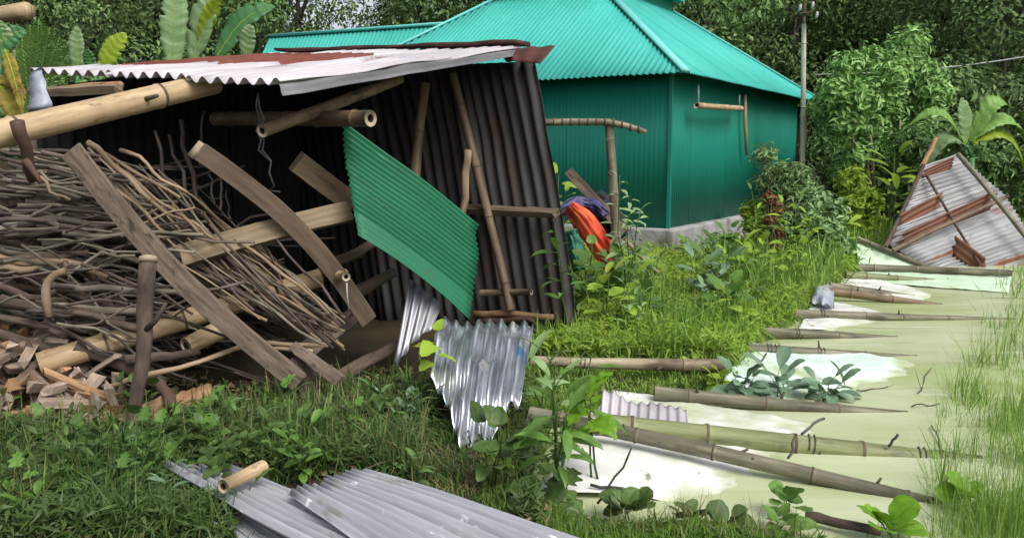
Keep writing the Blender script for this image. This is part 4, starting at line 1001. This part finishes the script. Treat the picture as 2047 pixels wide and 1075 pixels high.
TL = {'broad': ('broad_tree', 'broad dark leafy tree in the wood behind the house', 'tree', 'trees of the wood'),
      'tall': ('tall_tree', 'tall slender tree with a high dark crown in the wood', 'tree', 'tall trees of the wood'),
      'mid': ('young_tree', 'younger brighter green tree at the edge of the wood', 'tree', 'young trees at the edge of the wood'),
      'bush': ('bush', 'dark bush in the undergrowth below the wood', 'bush', 'bushes under the wood')}
def put_tree(kind, x, y, s=1.0, label=None, name=None, zs=1.0):
    nm, lb, ct, gr = TL[kind]
    k = rng.randrange(len(KIND[kind])); tr_, li, cr_ = KIND[kind][k]
    root = thing(name or nm, label or lb, ct, (x, y, 0), None if label else gr)
    root.rotation_euler = (0, 0, rng.uniform(0, 6.28)); root.scale = (s, s, s * zs)
    for nme, me in (('trunk', tr_), ('limbs', li), ('crown', cr_)):
        o = bpy.data.objects.new(nme, me); col.objects.link(o); o.parent = root
        if nme != 'trunk': o['kind'] = 'stuff'
    return root
def X(px, Y): return (px - CX) / F * Y
for (Y, step, kinds, s0) in ((22.5, 150, ['broad', 'mid', 'tall'], .85), (26.5, 120, ['broad', 'tall', 'broad'], 1.0), (32, 115, ['broad', 'tall'], 1.15), (38, 120, ['broad', 'broad'], 1.25)):
    px_ = -260; k = 0
    while px_ < 2330:
        yy = Y + rng.uniform(-1.2, 1.2); x = X(px_, yy)
        hs_ = (Vector((x, yy, 0)) - C0)
        a_, b2 = hs_.dot(ld), hs_.dot(rd)
        if Y > 30 and (630 < px_ < 730 or 850 < px_ < 930): pass
        elif not (-1.5 < a_ < 18.5 and -3 < b2 < 12):
            put_tree(kinds[k % len(kinds)], x, yy, s0 * rng.uniform(.85, 1.15))
        px_ += step * rng.uniform(.75, 1.25); k += 1
for (Y, lo, hi, step) in ((18.5, 1660, 2300, 70), (15.8, 1860, 2250, 80), (14.5, -250, 520, 75), (20.5, -250, 2300, 95)):
    px_ = lo
    while px_ < hi:
        yy = Y + rng.uniform(-.6, .6); x = X(px_, yy); hs_ = (Vector((x, yy, 0)) - C0); a_, b2 = hs_.dot(ld), hs_.dot(rd)
        if not (-1.2 < a_ < 18 and -3 < b2 < 11): put_tree('bush', x, yy, rng.uniform(.8, 1.35))
        px_ += step * rng.uniform(.8, 1.2)
# the pale sapling by the pole, with several thin trunks
def sapling():
    base = gp(1768, 418); Yb = 15.0; base = Vector((X(1772, Yb), Yb, 0))
    root = thing('sapling_tree', 'pale green bushy sapling beside the tall bamboo pole', 'tree', base)
    r = random.Random(4)
    cs, rs = [], []
    spots = [(1690, 130), (1740, 120), (1790, 150), (1815, 92), (1850, 150), (1870, 190), (1670, 180), (1720, 190), (1780, 210), (1840, 220), (1690, 240), (1740, 260), (1800, 270), (1850, 260), (1660, 270), (1715, 310), (1810, 120), (1650, 215), (1700, 345), (1780, 320)]
    for (a, b_) in spots:
        c = at(a, b_, Yb + r.uniform(-.5, .7)); cs.append(tuple(c - base)); rs.append(r.uniform(.26, .42))
    v, q = crown_np(cs, rs, 7500, .17, .062, 77, flat=.95, shell=.5, droop=.1)
    tag(link('crown', np_mesh('crown', v, q, 'leaf_pale'), root, base), kind='stuff')
    for (a, b_, c_, d_, rr) in ((1768, 385, 1722, 290, .035), (1774, 385, 1740, 270, .03), (1772, 385, 1800, 240, .03), (1765, 390, 1695, 230, .025)):
        mb = MB(); mb.tube(wob(Vector((at(a, 410, Yb).x, Yb, 0)), at(c_, d_, Yb), 5, .1), [rr * (1 - .1 * i) for i in range(6)], n=7); mb.build('trunk', 'wood_split', root)
sapling()
# shrubs as leaf crowns on stems
def shrub(label, pxs, Y, n, L, W, mk, rr, seed, mk2=None, group=None):
    base = Vector((X(sum(p[0] for p in pxs) / len(pxs), Y), Y, .03))
    root = thing('shrub', label, 'shrub', base, group)
    r = random.Random(seed)
    cs = [tuple(at(a, b_, Y + r.uniform(-.3, .3)) - base) for a, b_ in pxs]
    v, q = crown_np(cs, [rr * r.uniform(.8, 1.25) for _ in cs], n, L, W, seed, flat=.9, shell=.2, droop=.1)
    tag(link('foliage', np_mesh('foliage', v, q, mk), root, base), kind='stuff')
    for c in cs[::2]:
        mb = MB(); mb.tube(wob(base + Vector((r.uniform(-.1, .1), r.uniform(-.1, .1), -.05)), base + Vector(c), 4, .06), [.015, .013, .011, .008, .005], n=5); mb.build('stem', 'bark', root)
    return root
shrub('airy shrub of narrow leaves reaching up beside the house corner', [(1530, 310), (1545, 345), (1525, 365), (1560, 370), (1580, 340), (1600, 345), (1560, 400), (1590, 400), (1610, 370), (1560, 440), (1620, 420)], 11.6, 2600, .13, .035, 'leaf_light', .19, 21)
shrub('dense grey-green shrub of broad leaves at the pond bank', [(1590, 450), (1625, 440), (1660, 450), (1600, 490), (1640, 480), (1680, 490), (1610, 520), (1660, 515), (1640, 400), (1670, 420)], 11.2, 2600, .12, .05, 'leaf_light', .17, 22)
shrub('yellow-green shrub covering the end of the plinth', [(1495, 420), (1515, 415), (1500, 450), (1520, 450), (1500, 485), (1530, 480), (1480, 500), (1460, 480)], 11.6, 2000, .11, .045, 'leaf_yellow', .15, 23)
shrub('withered reddish brown shrub against the green wall', [(1535, 395), (1550, 415), (1540, 440), (1555, 465), (1545, 495), (1535, 520)], 10.9, 900, .12, .05, 'leaf_red', .1, 24)
shrub('bright young shrub between the sapling and the rusty tin', [(1700, 360), (1720, 385), (1745, 400), (1700, 410), (1740, 440), (1690, 440), (1730, 465)], 13.2, 1800, .16, .05, 'leaf_yellow', .22, 25)
shrub('leafy weeds heaped over the bank below the dense shrub', [(1450, 520), (1400, 520), (1480, 530), (1430, 490), (1520, 520), (1560, 535)], 11.3, 2200, .11, .04, 'leaf_light', .17, 26)
shrub('bushy green growth beyond the fallen rusty tin', [(1980, 380), (2030, 400), (2060, 360), (1960, 340), (2040, 330), (1850, 300), (1820, 290)], 14.6, 3000, .17, .06, 'leaf_mid', .38, 27)

shrub('low leafy weeds against the front of the plinth', [(1300, 545), (1340, 550), (1380, 540), (1420, 530), (1460, 505), (1360, 560), (1420, 560), (1470, 545), (1320, 570)], 10.9, 2400, .13, .035, 'leaf_light', .13, 28)
shrub('tall yellowish grass-like weeds between the plinth and the dense shrub', [(1560, 520), (1590, 545), (1620, 545), (1660, 540), (1690, 530), (1540, 550), (1500, 560)], 10.6, 2000, .16, .025, 'leaf_yellow', .14, 29)
# banana plants
def banana_leaf(root, p0, p1, w, m, facing=(0, -1, .2), droop=.1, tears=5, seed=0):
    r = random.Random(seed); p0, p1 = Vector(p0), Vector(p1); d = p1 - p0; ln = d.length; d.normalize()
    s = d.cross(Vector(facing)).normalized(); n = s.cross(d)
    if n.dot(Vector(facing)) < 0: n = -n
    mb = MB(); N_ = 34; vs, uvs, fs = [], [], []
    notch = [r.random() < tears / 20 for _ in range(N_ + 1)], [r.random() < tears / 20 for _ in range(N_ + 1)]
    for i in range(N_ + 1):
        f = i / N_; prof = max(.03, math.sin(math.pi * min(1, f * .96 + .05)) ** .55 * (1 - .25 * f))
        c = p0 + d * ln * f + Vector((0, 0, droop * math.sin(math.pi * f))) - n * droop * f * f * .8
        for k in (-1, -.5, 0, .5, 1):
            sd_ = 0 if k < 0 else 1
            hw = w / 2 * prof * abs(k) * ((.5 if i % 7 == 3 else .86) if (notch[sd_][i] and abs(k) == 1) else 1) * (1 + .03 * r.uniform(-1, 1))
            vs.append(c + s * math.copysign(hw, k) + n * (.25 * hw * (1 if abs(k) == .5 else .5) + .004 * math.sin(i * 1.3 + k * 2)) + d * hw * .35); uvs.append((k * w / 2 + 1, ln * f))
    for i in range(N_):
        for k in range(4): fs.append((i * 5 + k, i * 5 + k + 1, i * 5 + 6 + k, i * 5 + 5 + k))
    mb.add(vs, fs, uvs); lf = mb.build('leaf', m, root, thick=.002)
    mr_ = MB(); mr_.tube([vs[i * 5 + 2] for i in range(0, N_ + 1, 2)], [.009 * (1 - .85 * i / N_) for i in range(0, N_ + 1, 2)], n=6); 
    mr_.build('midrib', 'banana_yellow', root)
def banana(label, px, Y, leaves, stem_h, r_=.09, cat='banana plant', group=None):
    base = Vector((X(px, Y), Y, 0)); root = thing('banana_plant', label, cat, base, group)
    mb = MB(); mb.tube(wob(base, base + Vector((0, 0, stem_h)), 5, .05), [r_ * (1 - .1 * i) for i in range(6)], n=10); mb.build('stem', 'banana_green', root)
    top = base + Vector((0, 0, stem_h))
    for k, (x0, y0, x1, y1, w, m, fc, dr) in enumerate(leaves):
        a, b_ = at(x0, y0, Y), at(x1, y1, Y - .1 * (k % 3))
        mb = MB(); mb.tube([top, (top + a) / 2 + Vector((0, 0, .05)), a], [.03, .025, .018], n=7); mb.build('leaf_stalk', 'banana_green', root)
        banana_leaf(root, a, b_, w, m, fc, dr, seed=k + int(px))
banana('banana plant with tall pale ragged leaves rising behind the shed roof', 420, 9.6,
       [(345, 135, 352, -40, .34, 'banana', (.3, -1, .1), .05), (385, 130, 428, -30, .36, 'banana', (-.2, -1, .3), .08), (400, 90, 440, -10, .2, 'banana_yellow', (.3, -1, 0), .05), (430, 120, 540, 5, .34, 'banana_green', (0, -1, .6), .12), (490, 125, 500, 50, .2, 'banana', (.1, -1, .1), .04)], 1.6)
banana('short banana sprout with one upright leaf behind the shed roof', 160, 9.4, [(155, 145, 152, 52, .2, 'banana', (.1, -1, .1), .03)], 1.5)
banana('banana sprout with a yellow-green slanting leaf behind the shed roof', 215, 9.2, [(200, 145, 250, 66, .24, 'banana_yellow', (.2, -1, .2), .03), (190, 150, 170, 100, .14, 'banana_green', (0, -1, .3), .03)], 1.5)
banana('yellowing banana plant with dead leaves at the end of the shed', -20, 5.4, [(-30, 130, 45, 60, .18, 'banana_green', (.2, -1, .1), .05), (-20, 150, 30, 240, .17, 'banana_dead', (.3, -1, 0), .05), (10, 100, 40, 225, .1, 'banana_dead', (.1, -1, .1), .05), (-10, 40, 22, 130, .14, 'banana', (.2, -1, .1), .04), (0, 165, 44, 190, .1, 'banana_dead', (0, -1, .5), .05)], 1.5, .07)
banana('banana plant with long arching leaves above the rusty tin', 1935, 13.4,
       [(1932, 290, 1925, 195, .3, 'banana', (.2, -1, .1), .03), (1930, 290, 1840, 232, .3, 'banana_lime', (0, -.6, .8), .3), (1935, 285, 2020, 210, .32, 'banana_lime', (.1, -.7, .7), .3), (1940, 275, 2075, 270, .36, 'banana_lime', (0, -.6, .8), .3), (1940, 285, 2075, 330, .4, 'banana_yellow', (0, -.6, .8), .35), (1928, 290, 1850, 330, .3, 'banana', (0, -.7, .7), .3)], 1.45)
plant('fresh_shoot', 'bright fresh shoot with long leaves between the sapling trunks', Vector((X(1782, 13.6), 13.6, 0)), 1.5, 3, 8, 'lance', 'leaf_yellow', .5, .2, seed=91, rstem=.014, low=.35, up=.5)
# feathery palm
def palm(label, px, Y, fronds, seed):
    r = random.Random(seed); base = Vector((X(px, Y), Y, 0)); root = thing('palm', label, 'palm', base)
    mb = MB(); mb.tube([base, base + Vector((0, 0, 1.7))], [.08, .06], n=9); mb.build('stem', 'trunk', root)
    for (x1, y1) in fronds:
        a, b_ = base + Vector((0, 0, 1.7)), at(x1, y1, Y + r.uniform(-.4, .4)); pts = [a.lerp(b_, i / 8) + Vector((0, 0, .12 * math.sin(math.pi * i / 8))) for i in range(9)]
        mb = MB(); mb.tube(pts, [.012 * (1 - .09 * i) for i in range(9)], n=5); fr = mb.build('frond', 'leaf_light', root)
        lb = MB(); d = (b_ - a).normalized(); s = d.cross(Vector((0, -1, .1))).normalized()
        for i in range(24):
            p = a.lerp(b_, .12 + .86 * i / 23) + Vector((0, 0, .12 * math.sin(math.pi * (.12 + .86 * i / 23))))
            for sg in (-1, 1):
                L = .3 * math.sin(math.pi * (.15 + .75 * i / 23)); q = p + (s * sg + d * .9).normalized() * L + Vector((0, 0, -.05))
                w_ = d * .008
                lb.add([p - w_, p + w_, p.lerp(q, .6) + w_ * .8, q, p.lerp(q, .6) - w_ * .8], [(0, 1, 2, 3, 4)], [(0, 0)] * 5)
        lb.build('leaflets', 'leaf_weed', fr)['kind'] = 'stuff'
palm('feathery young palm rising behind the end of the shed', 78, 9.8, [(78, 40), (40, 65), (120, 75), (20, 100), (140, 105), (60, 50), (100, 55)], 3)
# pale log end high up at the edge of the frame
stick('hanging_log', at(-60, 40, 8.6), at(58, 22, 8.4), .075, .08, 'bamboo_pale', amp=.03, label='pale log hanging in the leaves above the end of the shed', cat='log', n=12)

# ------------------------------------------------------------------ grass
def blades(name, N, sample, lmin, lmax, wid, mk, seed, lean=.55, label=None):
    r = np.random.default_rng(seed)
    x, y, sc = sample(r, N)
    z = gz(x, y)
    n = len(x)
    c_ = cut(x, y); x, y, z, sc = x[c_ > 0], y[c_ > 0], z[c_ > 0], (sc * c_)[c_ > 0]; n = len(x)
    a = r.uniform(0, 2 * np.pi, n); L = (lmin + (lmax - lmin) * r.random(n) ** 1.6) * sc
    le = np.abs(r.normal(0, lean, n)).clip(0, 1.25)
    dirx, diry = np.cos(a), np.sin(a)
    w = wid * (.6 + .8 * r.random(n)) * (y / 4.5) ** .8
    fa = a + np.pi / 2 + r.normal(0, .5, n); sx, sy = np.cos(fa) * w / 2, np.sin(fa) * w / 2
    def pt(t, bend):
        th = le * bend
        return np.stack([x + dirx * np.sin(th) * L * t, y + diry * np.sin(th) * L * t, z + np.cos(th) * L * t - .01], 1)
    S = np.stack([sx, sy, np.zeros(n)], 1)
    p0, p1, p2 = pt(0, 0), pt(.55, .6), pt(1, 1.25)
    V = np.stack([p0 - S, p0 + S, p1 - S * .85, p1 + S * .85, p2 - S * .12, p2 + S * .12], 1).reshape(-1, 3)
    b0 = np.arange(n)[:, None] * 6
    Q = np.concatenate([b0 + np.array([0, 1, 3, 2]), b0 + np.array([2, 3, 5, 4])], 0)
    return tag(link(name, np_mesh(name, V, Q, mk)), label, kind='stuff')
def in_front(x, y): return y < 5.2
def sample_view(pxlo, pxhi, ylo, yhi, keep, patch=1.5, dens=.35):
    def f(r, N):
        px = r.uniform(pxlo, pxhi, N * 3); inv = r.uniform(1 / yhi, 1 / ylo, N * 3); y = 1 / inv
        x = (px - CX) / F * y
        cl = .5 + .5 * np.sin(x * 3.1 * patch + 1.3 * np.sin(y * 2.1 * patch)) * np.sin(y * 2.7 * patch + np.sin(x * 1.7 * patch))
        ok = keep(x, y) & (r.random(len(x)) < dens + (1 - dens) * cl)
        x, y, cl = x[ok][:N], y[ok][:N], cl[ok][:N]
        return x, y, .75 + .5 * cl
    return f
BRx, BRy = BR.x, BR.y
def shed_floor(x, y):
    # under the shed and the heap: bare
    px = x / y * F + CX
    edge = np.interp(px, [-300, 0, 250, 420, 560, 700, 850, 960, 1060, 1170, 1180], [4.1, 4.12, 4.3, 4.6, 4.95, 5.05, 5.0, 4.9, 6.0, 6.7, 99])
    return (y > edge) & (px < 1180) & (y < 10)
def poly_px(x, y, poly):
    px = x / y * F + CX; py = CY + F * np.tan(np.arctan2(H - .1, y) - PITCH)
    ins = np.zeros(px.shape, bool)
    for i in range(len(poly)):
        (x0, y0), (x1, y1) = poly[i], poly[(i + 1) % len(poly)]
        ins ^= ((y0 > py) != (y1 > py)) & (px < (x1 - x0) * (py - y0) / (y1 - y0 + 1e-9) + x0)
    return ins
TIN = [(292, 900), (560, 935), (722, 925), (1320, 1110), (1320, 1500), (640, 1500), (440, 1040)]
def cut(x, y):
    px = x / y * F + CX
    k = np.ones(len(x))
    k[poly_px(x, y, TIN)] = 0
    k[poly_px(x, y, [(850, 800), (1060, 800), (1050, 1010), (830, 1000)])] = .3
    k[(px > 1020) & (px < 1900) & (y < 5.3)] *= .6
    k[poly_px(x, y, [(1050, 715), (1480, 722), (1480, 800), (1050, 840)])] *= .35
    hs_b = (x - C0.x) * ld.y * -1 + (y - C0.y) * ld.x
    k[(y > 10.3) & (px < 1520)] *= .55
    return k
def land(x, y):
    s = pond_sd(x, y); hs_a = (x - C0.x) * ld.x + (y - C0.y) * ld.y; hs_b = (x - C0.x) * rd.x + (y - C0.y) * rd.y
    return (s > -.02) & ~shed_floor(x, y) & ~((hs_a > -.2) & (hs_b > -.2))
def right_strip(x, y):
    px = x / y * F + CX; py = np.where(y > 0, 309 + 1.5 * F / y, 0)
    lim = np.interp(py, [520, 560, 700, 800, 880, 960, 1040, 1080], [2015, 2022, 1995, 1925, 1895, 1900, 1840, 1800])
    return px > lim + 25 * np.sin(y * 9) + 14 * np.sin(y * 23)
# small broad weeds as stuff
def weeds(name, N, sample, L, W, mk, seed, label, zmax=.12):
    r = np.random.default_rng(seed); x, y, sc = sample(r, N); c_ = cut(x, y) > .5; x, y = x[c_], y[c_]; n = len(x); z = gz(x, y) + r.uniform(.01, zmax, n)
    pos = np.stack([x, y, z], 1); nrm = np.stack([r.normal(0, .5, n), r.normal(-.35, .5, n), np.ones(n)], 1); nrm /= np.linalg.norm(nrm, axis=1, keepdims=True)
    ax = r.normal(size=(n, 3)); ax -= nrm * (ax * nrm).sum(1, keepdims=True); ax /= np.linalg.norm(ax, axis=1, keepdims=True); sd_ = np.cross(nrm, ax)
    l = L * r.uniform(.5, 1.3, n)[:, None]; w = W * r.uniform(.6, 1.2, n)[:, None]
    V = np.stack([pos - ax * l * .5, pos + sd_ * w * .5 + nrm * w * .2, pos + ax * l * .5 - nrm * l * .15, pos - sd_ * w * .5 + nrm * w * .2], 1).reshape(-1, 3)
    return tag(link(name, np_mesh(name, V, np.arange(n * 4).reshape(-1, 4), mk)), label, kind='stuff')
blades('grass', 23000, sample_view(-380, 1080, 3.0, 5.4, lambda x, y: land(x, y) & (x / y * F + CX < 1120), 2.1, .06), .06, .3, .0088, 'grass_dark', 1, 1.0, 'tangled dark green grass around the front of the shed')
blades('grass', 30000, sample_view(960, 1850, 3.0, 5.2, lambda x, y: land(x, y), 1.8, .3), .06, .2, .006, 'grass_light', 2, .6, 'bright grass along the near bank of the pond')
blades('grass', 36000, sample_view(1060, 1760, 4.7, 14, lambda x, y: land(x, y), .9 * 1.7, .12), .08, .36, .0092, 'grass_light', 3, 1.0, 'bright trampled grass between the shed, the house and the pond')
blades('grass', 23000, sample_view(1760, 2900, 3.1, 13, lambda x, y: right_strip(x, y) & (pond_sd(x, y) < .02), 2.2, .08), .26, .45, .006, 'grass_light', 4, .28, 'tall sparse grass standing in the water along the pond edge')
blades('grass', 16000, sample_view(1680, 2250, 11.8, 17, lambda x, y: pond_sd(x, y) > 0, .7, .5), .15, .45, .008, 'grass_light', 5, .5, 'tall grass around the fallen rusty tin')
blades('broad_grass', 5000, sample_view(-60, 1750, 3.1, 9, lambda x, y: land(x, y), 1.3, .3), .1, .3, .015, 'grass_mid', 8, 1.0, 'broad light blades scattered through the grass')
blades('tall_clump_grass', 5000, sample_view(1430, 1720, 8.4, 12.3, lambda x, y: land(x, y), 2.4, .03), .2, .5, .014, 'grass_light', 9, .7, 'taller bright grass clumps before the plinth and shrubs')
weeds('leaf_litter', 7000, sample_view(-60, 1100, 3.0, 5.6, lambda x, y: pond_sd(x, y) > 0, 1.8, .2), .055, .024, 'grass_dry', 21, 'fallen brown leaves lying under the dark grass', .07)
weeds('leaf_litter', 6000, sample_view(1080, 1720, 5, 12, lambda x, y: land(x, y), 1.3, .1), .07, .03, 'grass_dry', 22, 'fallen dry leaves in the bright grass', .12)
blades('dry_grass', 11000, sample_view(-60, 1750, 3.1, 11, lambda x, y: land(x, y), 1.2, .15), .12, .32, .0045, 'grass_dry', 6, 1.0, 'dry straw stems scattered through the grass')
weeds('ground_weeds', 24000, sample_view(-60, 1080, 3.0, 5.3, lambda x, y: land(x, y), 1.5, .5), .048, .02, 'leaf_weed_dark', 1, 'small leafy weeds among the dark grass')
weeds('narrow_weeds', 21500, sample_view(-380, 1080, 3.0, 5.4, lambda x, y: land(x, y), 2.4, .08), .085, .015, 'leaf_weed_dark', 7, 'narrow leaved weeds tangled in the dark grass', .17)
weeds('narrow_weeds', 15000, sample_view(1060, 1760, 5, 13, lambda x, y: land(x, y), 1.3, .35), .13, .017, 'leaf_yellow', 8, 'narrow leaved weeds tangled in the bright grass', .22)
weeds('ground_weeds', 2500, sample_view(960, 1800, 3.0, 5.0, lambda x, y: land(x, y), 2.0, .5), .04, .016, 'leaf_weed', 2, 'small leafy weeds on the near bank of the pond', .06)
weeds('ground_weeds', 9000, sample_view(1080, 1720, 5.5, 13, lambda x, y: land(x, y), 1.6, .15), .08, .035, 'leaf_yellow', 3, 'leafy weeds in the trampled grass by the house', .2)

# ------------------------------------------------------------------ single plants
def pl_(px, py, *a, **k):
    g = gp(px, py, .02); return g
plant('broadleaf_weed', 'largest leafy seedling with many stems at the near corner of the pond', gp(1105, 985, .02), .56, 5, 7, 'lance', 'leaf_weed', .19, .7, seed=3, rstem=.009, low=.35, up=.25)
plant('broadleaf_weed', 'fresh seedling with long pointed leaves beside the torn shiny sheet', gp(1090, 850, .02), .36, 3, 5, 'lance', 'leaf_light', .24, .6, seed=5, rstem=.006, low=.4, up=.5)
plant('broadleaf_weed', 'dark leaved weed in front of the tip of the shiny sheet', gp(985, 975, .02), .3, 3, 5, 'heart', 'leaf_weed_dark', .12, .6, seed=6, rstem=.005)
plant('lobed_weed', 'weed with big lobed dark leaves beside the end of the white sheet', gp(1115, 1005, .02), .16, 3, 3, 'lobed', 'leaf_weed_dark', .15, .9, seed=7, rstem=.005, up=.2)
plant('yellow_weed', 'yellow-green seedling growing between the grey strip and the shiny sheet', gp(862, 845, .02), .5, 1, 6, 'heart', 'leaf_yellow', .13, .3, seed=8, rstem=.005, low=.6)
plant('lobed_weed', 'bright seedling with drooping lobed leaves over the long brown pole', gp(1190, 965, .02), .42, 2, 5, 'lobed', 'leaf_bright', .17, .4, seed=9, rstem=.006, low=.55, up=-.1)
plant('tall_weed', 'slim tall weed standing in front of the orange red cloth', gp(1250, 640, .02), 1.3, 3, 14, 'lance', 'leaf_light', .17, .16, seed=10, rstem=.008, low=.45)
plant('tall_weed', 'weed with a drooping pale leaf against the edge of the shed wall', gp(1140, 700, .02), 1.0, 2, 7, 'lance', 'leaf_weed', .24, .25, seed=11, rstem=.007, low=.5)
plant('tall_weed', 'tufted seedling with narrow leaves against the green wall', gp(1275, 560, .02), 1.0, 1, 14, 'lance', 'leaf_light', .2, .2, seed=12, rstem=.008, low=.6)
plant('yellow_weed', 'bright yellow-green plant behind the edge of the shed wall', gp(1118, 560, .02), 1.25, 2, 9, 'oval', 'leaf_yellow', .2, .15, seed=13, rstem=.01, low=.5)
plant('blue_weed', 'bluish broad-leaved weed in the middle of the bright grass', gp(1420, 625, .02), .5, 4, 6, 'oval', 'leaf_grey', .19, .7, seed=14, rstem=.008)
plant('green_weed', 'leafy weed growing through netting next to the shed wall', gp(1180, 640, .02), .7, 3, 7, 'heart', 'leaf_weed', .17, .5, seed=15, rstem=.008)
for k, (px_, py_, h_, sh, mk, L_, lab) in enumerate((
        (1480, 800, .26, 'heart', 'leaf_grey', .16, 'grey-green leafy weed next to the grey pole and bluish sheet'),
        (1560, 795, .22, 'oval', 'leaf_grey', .22, 'floating weed with the largest dull grey-green leaves'),
        (1650, 800, .16, 'oval', 'leaf_grey', .2, 'floating weed with curled leaves at the tip of the bluish sheet'),
        (1400, 765, .14, 'oval', 'leaf_yellow', .12, 'yellow-green clump under the cut end of the split pale pole'),
        (1440, 780, .13, 'heart', 'leaf_yellow', .12, 'yellowing low weed beside the grey-green leaves'))):
    plant('pond_weed', lab, gp(px_, py_, .0), h_ * .7, 3, 6, sh, mk, L_ * .85, 1.0, seed=30 + k, rstem=.005, up=.15, low=.2)
r_ = random.Random(17)
for k in range(46):
    px_, py_ = r_.uniform(1180, 1690), 525 + 175 * r_.random() ** 1.4
    g = gp(px_, py_, .02)
    if pond_sd(np.array([g.x]), np.array([g.y]))[0] < .15: continue
    sh, mk = r_.choice([('oval', 'leaf_yellow'), ('lance', 'leaf_light'), ('heart', 'leaf_weed'), ('lance', 'leaf_mid'), ('oval', 'leaf_mid')])
    plant('leafy_weed', 'leafy weed growing among the bright trampled grass', g, r_.uniform(.28, .62), r_.randint(2, 4), 6, sh, mk, r_.uniform(.13, .23), .6, seed=200 + k, rstem=.006, low=.25, group='weeds in the bright trampled grass')
for k in range(8):
    g = gp(r_.uniform(1460, 1690), r_.uniform(525, 575), .02)
    if pond_sd(np.array([g.x]), np.array([g.y]))[0] < .1: continue
    plant('wild_weed', 'tall wild weed before the shrubs at the house corner', g, r_.uniform(.7, 1.15), r_.randint(2, 3), 11, r_.choice(['lance', 'lance', 'oval']), r_.choice(['leaf_light', 'leaf_yellow', 'leaf_mid']), r_.uniform(.16, .26), .25, seed=400 + k, rstem=.008, low=.3, group='tall wild weeds at the house corner')
for k in range(64):
    px_, py_ = r_.uniform(-20, 1000), r_.uniform(850, 1075)
    g = gp(px_, py_, .02)
    if cut(np.array([g.x]), np.array([g.y]))[0] < .9: continue
    sh, mk = r_.choice([('oval', 'leaf_weed'), ('lance', 'leaf_weed_dark'), ('heart', 'leaf_weed_dark'), ('lance', 'leaf_mid'), ('lance', 'leaf_grey'), ('lobed', 'leaf_weed')])
    plant('small_weed', 'small weed growing in the tangled dark grass', g, r_.uniform(.14, .32), r_.randint(2, 4), 6, sh, mk, r_.uniform(.06, .12), .8, seed=300 + k, rstem=.003, low=.2, group='small weeds in the dark grass')
for k, (a, b_, lab) in enumerate((((1712, 780), (1775, 772), 'small forked twig floating beyond the grey-green leaves'), ((1835, 785), (1862, 735), 'thin bent stem slanting out of the open pond'), ((1822, 812), (1880, 806), 'thin twig lying flat on the open pond'), ((1862, 850), (1895, 912), 'dry stem bending down beside the tip of the thickest pole'))):
    stick('twig', gp(*a, .012), gp(*b_, .012), .0045, .003, 'bark', amp=.03, label=lab, cat='twig', fork=1)
mb_ = thing('upright_leaf', 'single dark curved leaf standing out of the pond water', 'plant', gp(1690, 778, -.02)); leaf_at(mb_, LM['lance', 'leaf_weed_dark'], gp(1690, 778, -.01), (-.2, .1, 1), (1, -.6, 0), .24)
RL = (((1935, 1010), .11, 'round plant leaf floating by the wet end of the brown pole'), ((1775, 1075), .13, 'largest round bright leaf at the near bank'), ((1570, 1022), .08, 'small pale round leaf on the near bank beside the brown pole'), ((1455, 1062), .1, 'dull rounded leaf in the near grass below the white sheet'), ((1250, 1040), .11, 'dark rounded leaf in the near grass beside the tin edge'), ((1370, 1060), .09, 'little rounded leaf pair mate in the near grass'), ((1560, 1060), .1, 'pale rounded leaf near the sunken stick'))
for k, (pp, L_, lab) in enumerate(RL):
    g = gp(pp[0], pp[1], .02)
    plant('round_leaf_plant', lab if k != 5 else 'smallest rounded leaf plant in the near grass below the white sheet', g, .03 + .015 * (k % 3), 3, 3, 'round' if k < 5 else 'heart', 'leaf_bright' if k < 2 else ('leaf_weed' if k in (2, 6) else 'leaf_weed_dark'), L_, .9, seed=50 + k, rstem=.004, up=.5, low=.8)
for k, (px_, py_, lab) in enumerate(((470, 1060, 'leafy shoot before the edge of the weathered sheet'), (345, 985, 'weed beside the corner of the weathered sheet'), (110, 1010, 'weed cluster in the grass below the firewood pile'), (810, 860, 'pale upright weed in the shade of the hanging tin strip'), (640, 905, 'weed clump in the grass below the stump'), (100, 1070, 'pale broad weed in the grass far below the firewood'))):
    plant('grass_weed', lab, gp(px_, py_, .02), .16, 3, 6, 'oval' if k % 2 else 'lance', 'leaf_weed' if k != 3 else 'leaf_grey', .1, .7, seed=70 + k, rstem=.004)
for k, (px_, py_, a, lab) in enumerate(((640, 1085, 0, 'tall single grass blade in front of the wide tin sheet'), (650, 1085, .1, 'shorter grass blade beside the tall one before the tin sheet'))):
    t_ = thing('tall_grass', lab, 'grass', gp(px_, py_, .02)); leaf_at(t_, LM['lance', 'leaf_weed'], gp(px_, py_, .02), (a, 0, 1), (.3, -1, 0), .2 - .06 * k, .4)
stick('sunken_stick', gp(1610, 1030, .05), gp(1760, 1062, .03), .022, .018, 'bark', amp=.02, label='wet dark stick lying on the near bank by round leaves', cat='stick')
stick('dry_stick', gp(590, 862, .06), gp(706, 872, .08), .007, .005, 'stick_tan', amp=.04, label='thin dry stick lying on the grass below the stump', cat='stick')
stick('bare_stem', gp(1195, 1005, .02), gp(1262, 895, .3), .006, .004, 'bark', amp=.04, label='thin bare stem slanting over the white sheet', cat='stem')
mb = MB(); mb.tube(wob(gp(1180, 968, .055), gp(1262, 980, .05), 4, .01), .007, n=6); tag(mb.build('tie_cord', 'wire'), 'dark cord lying flat on the largest white sheet', 'cord')
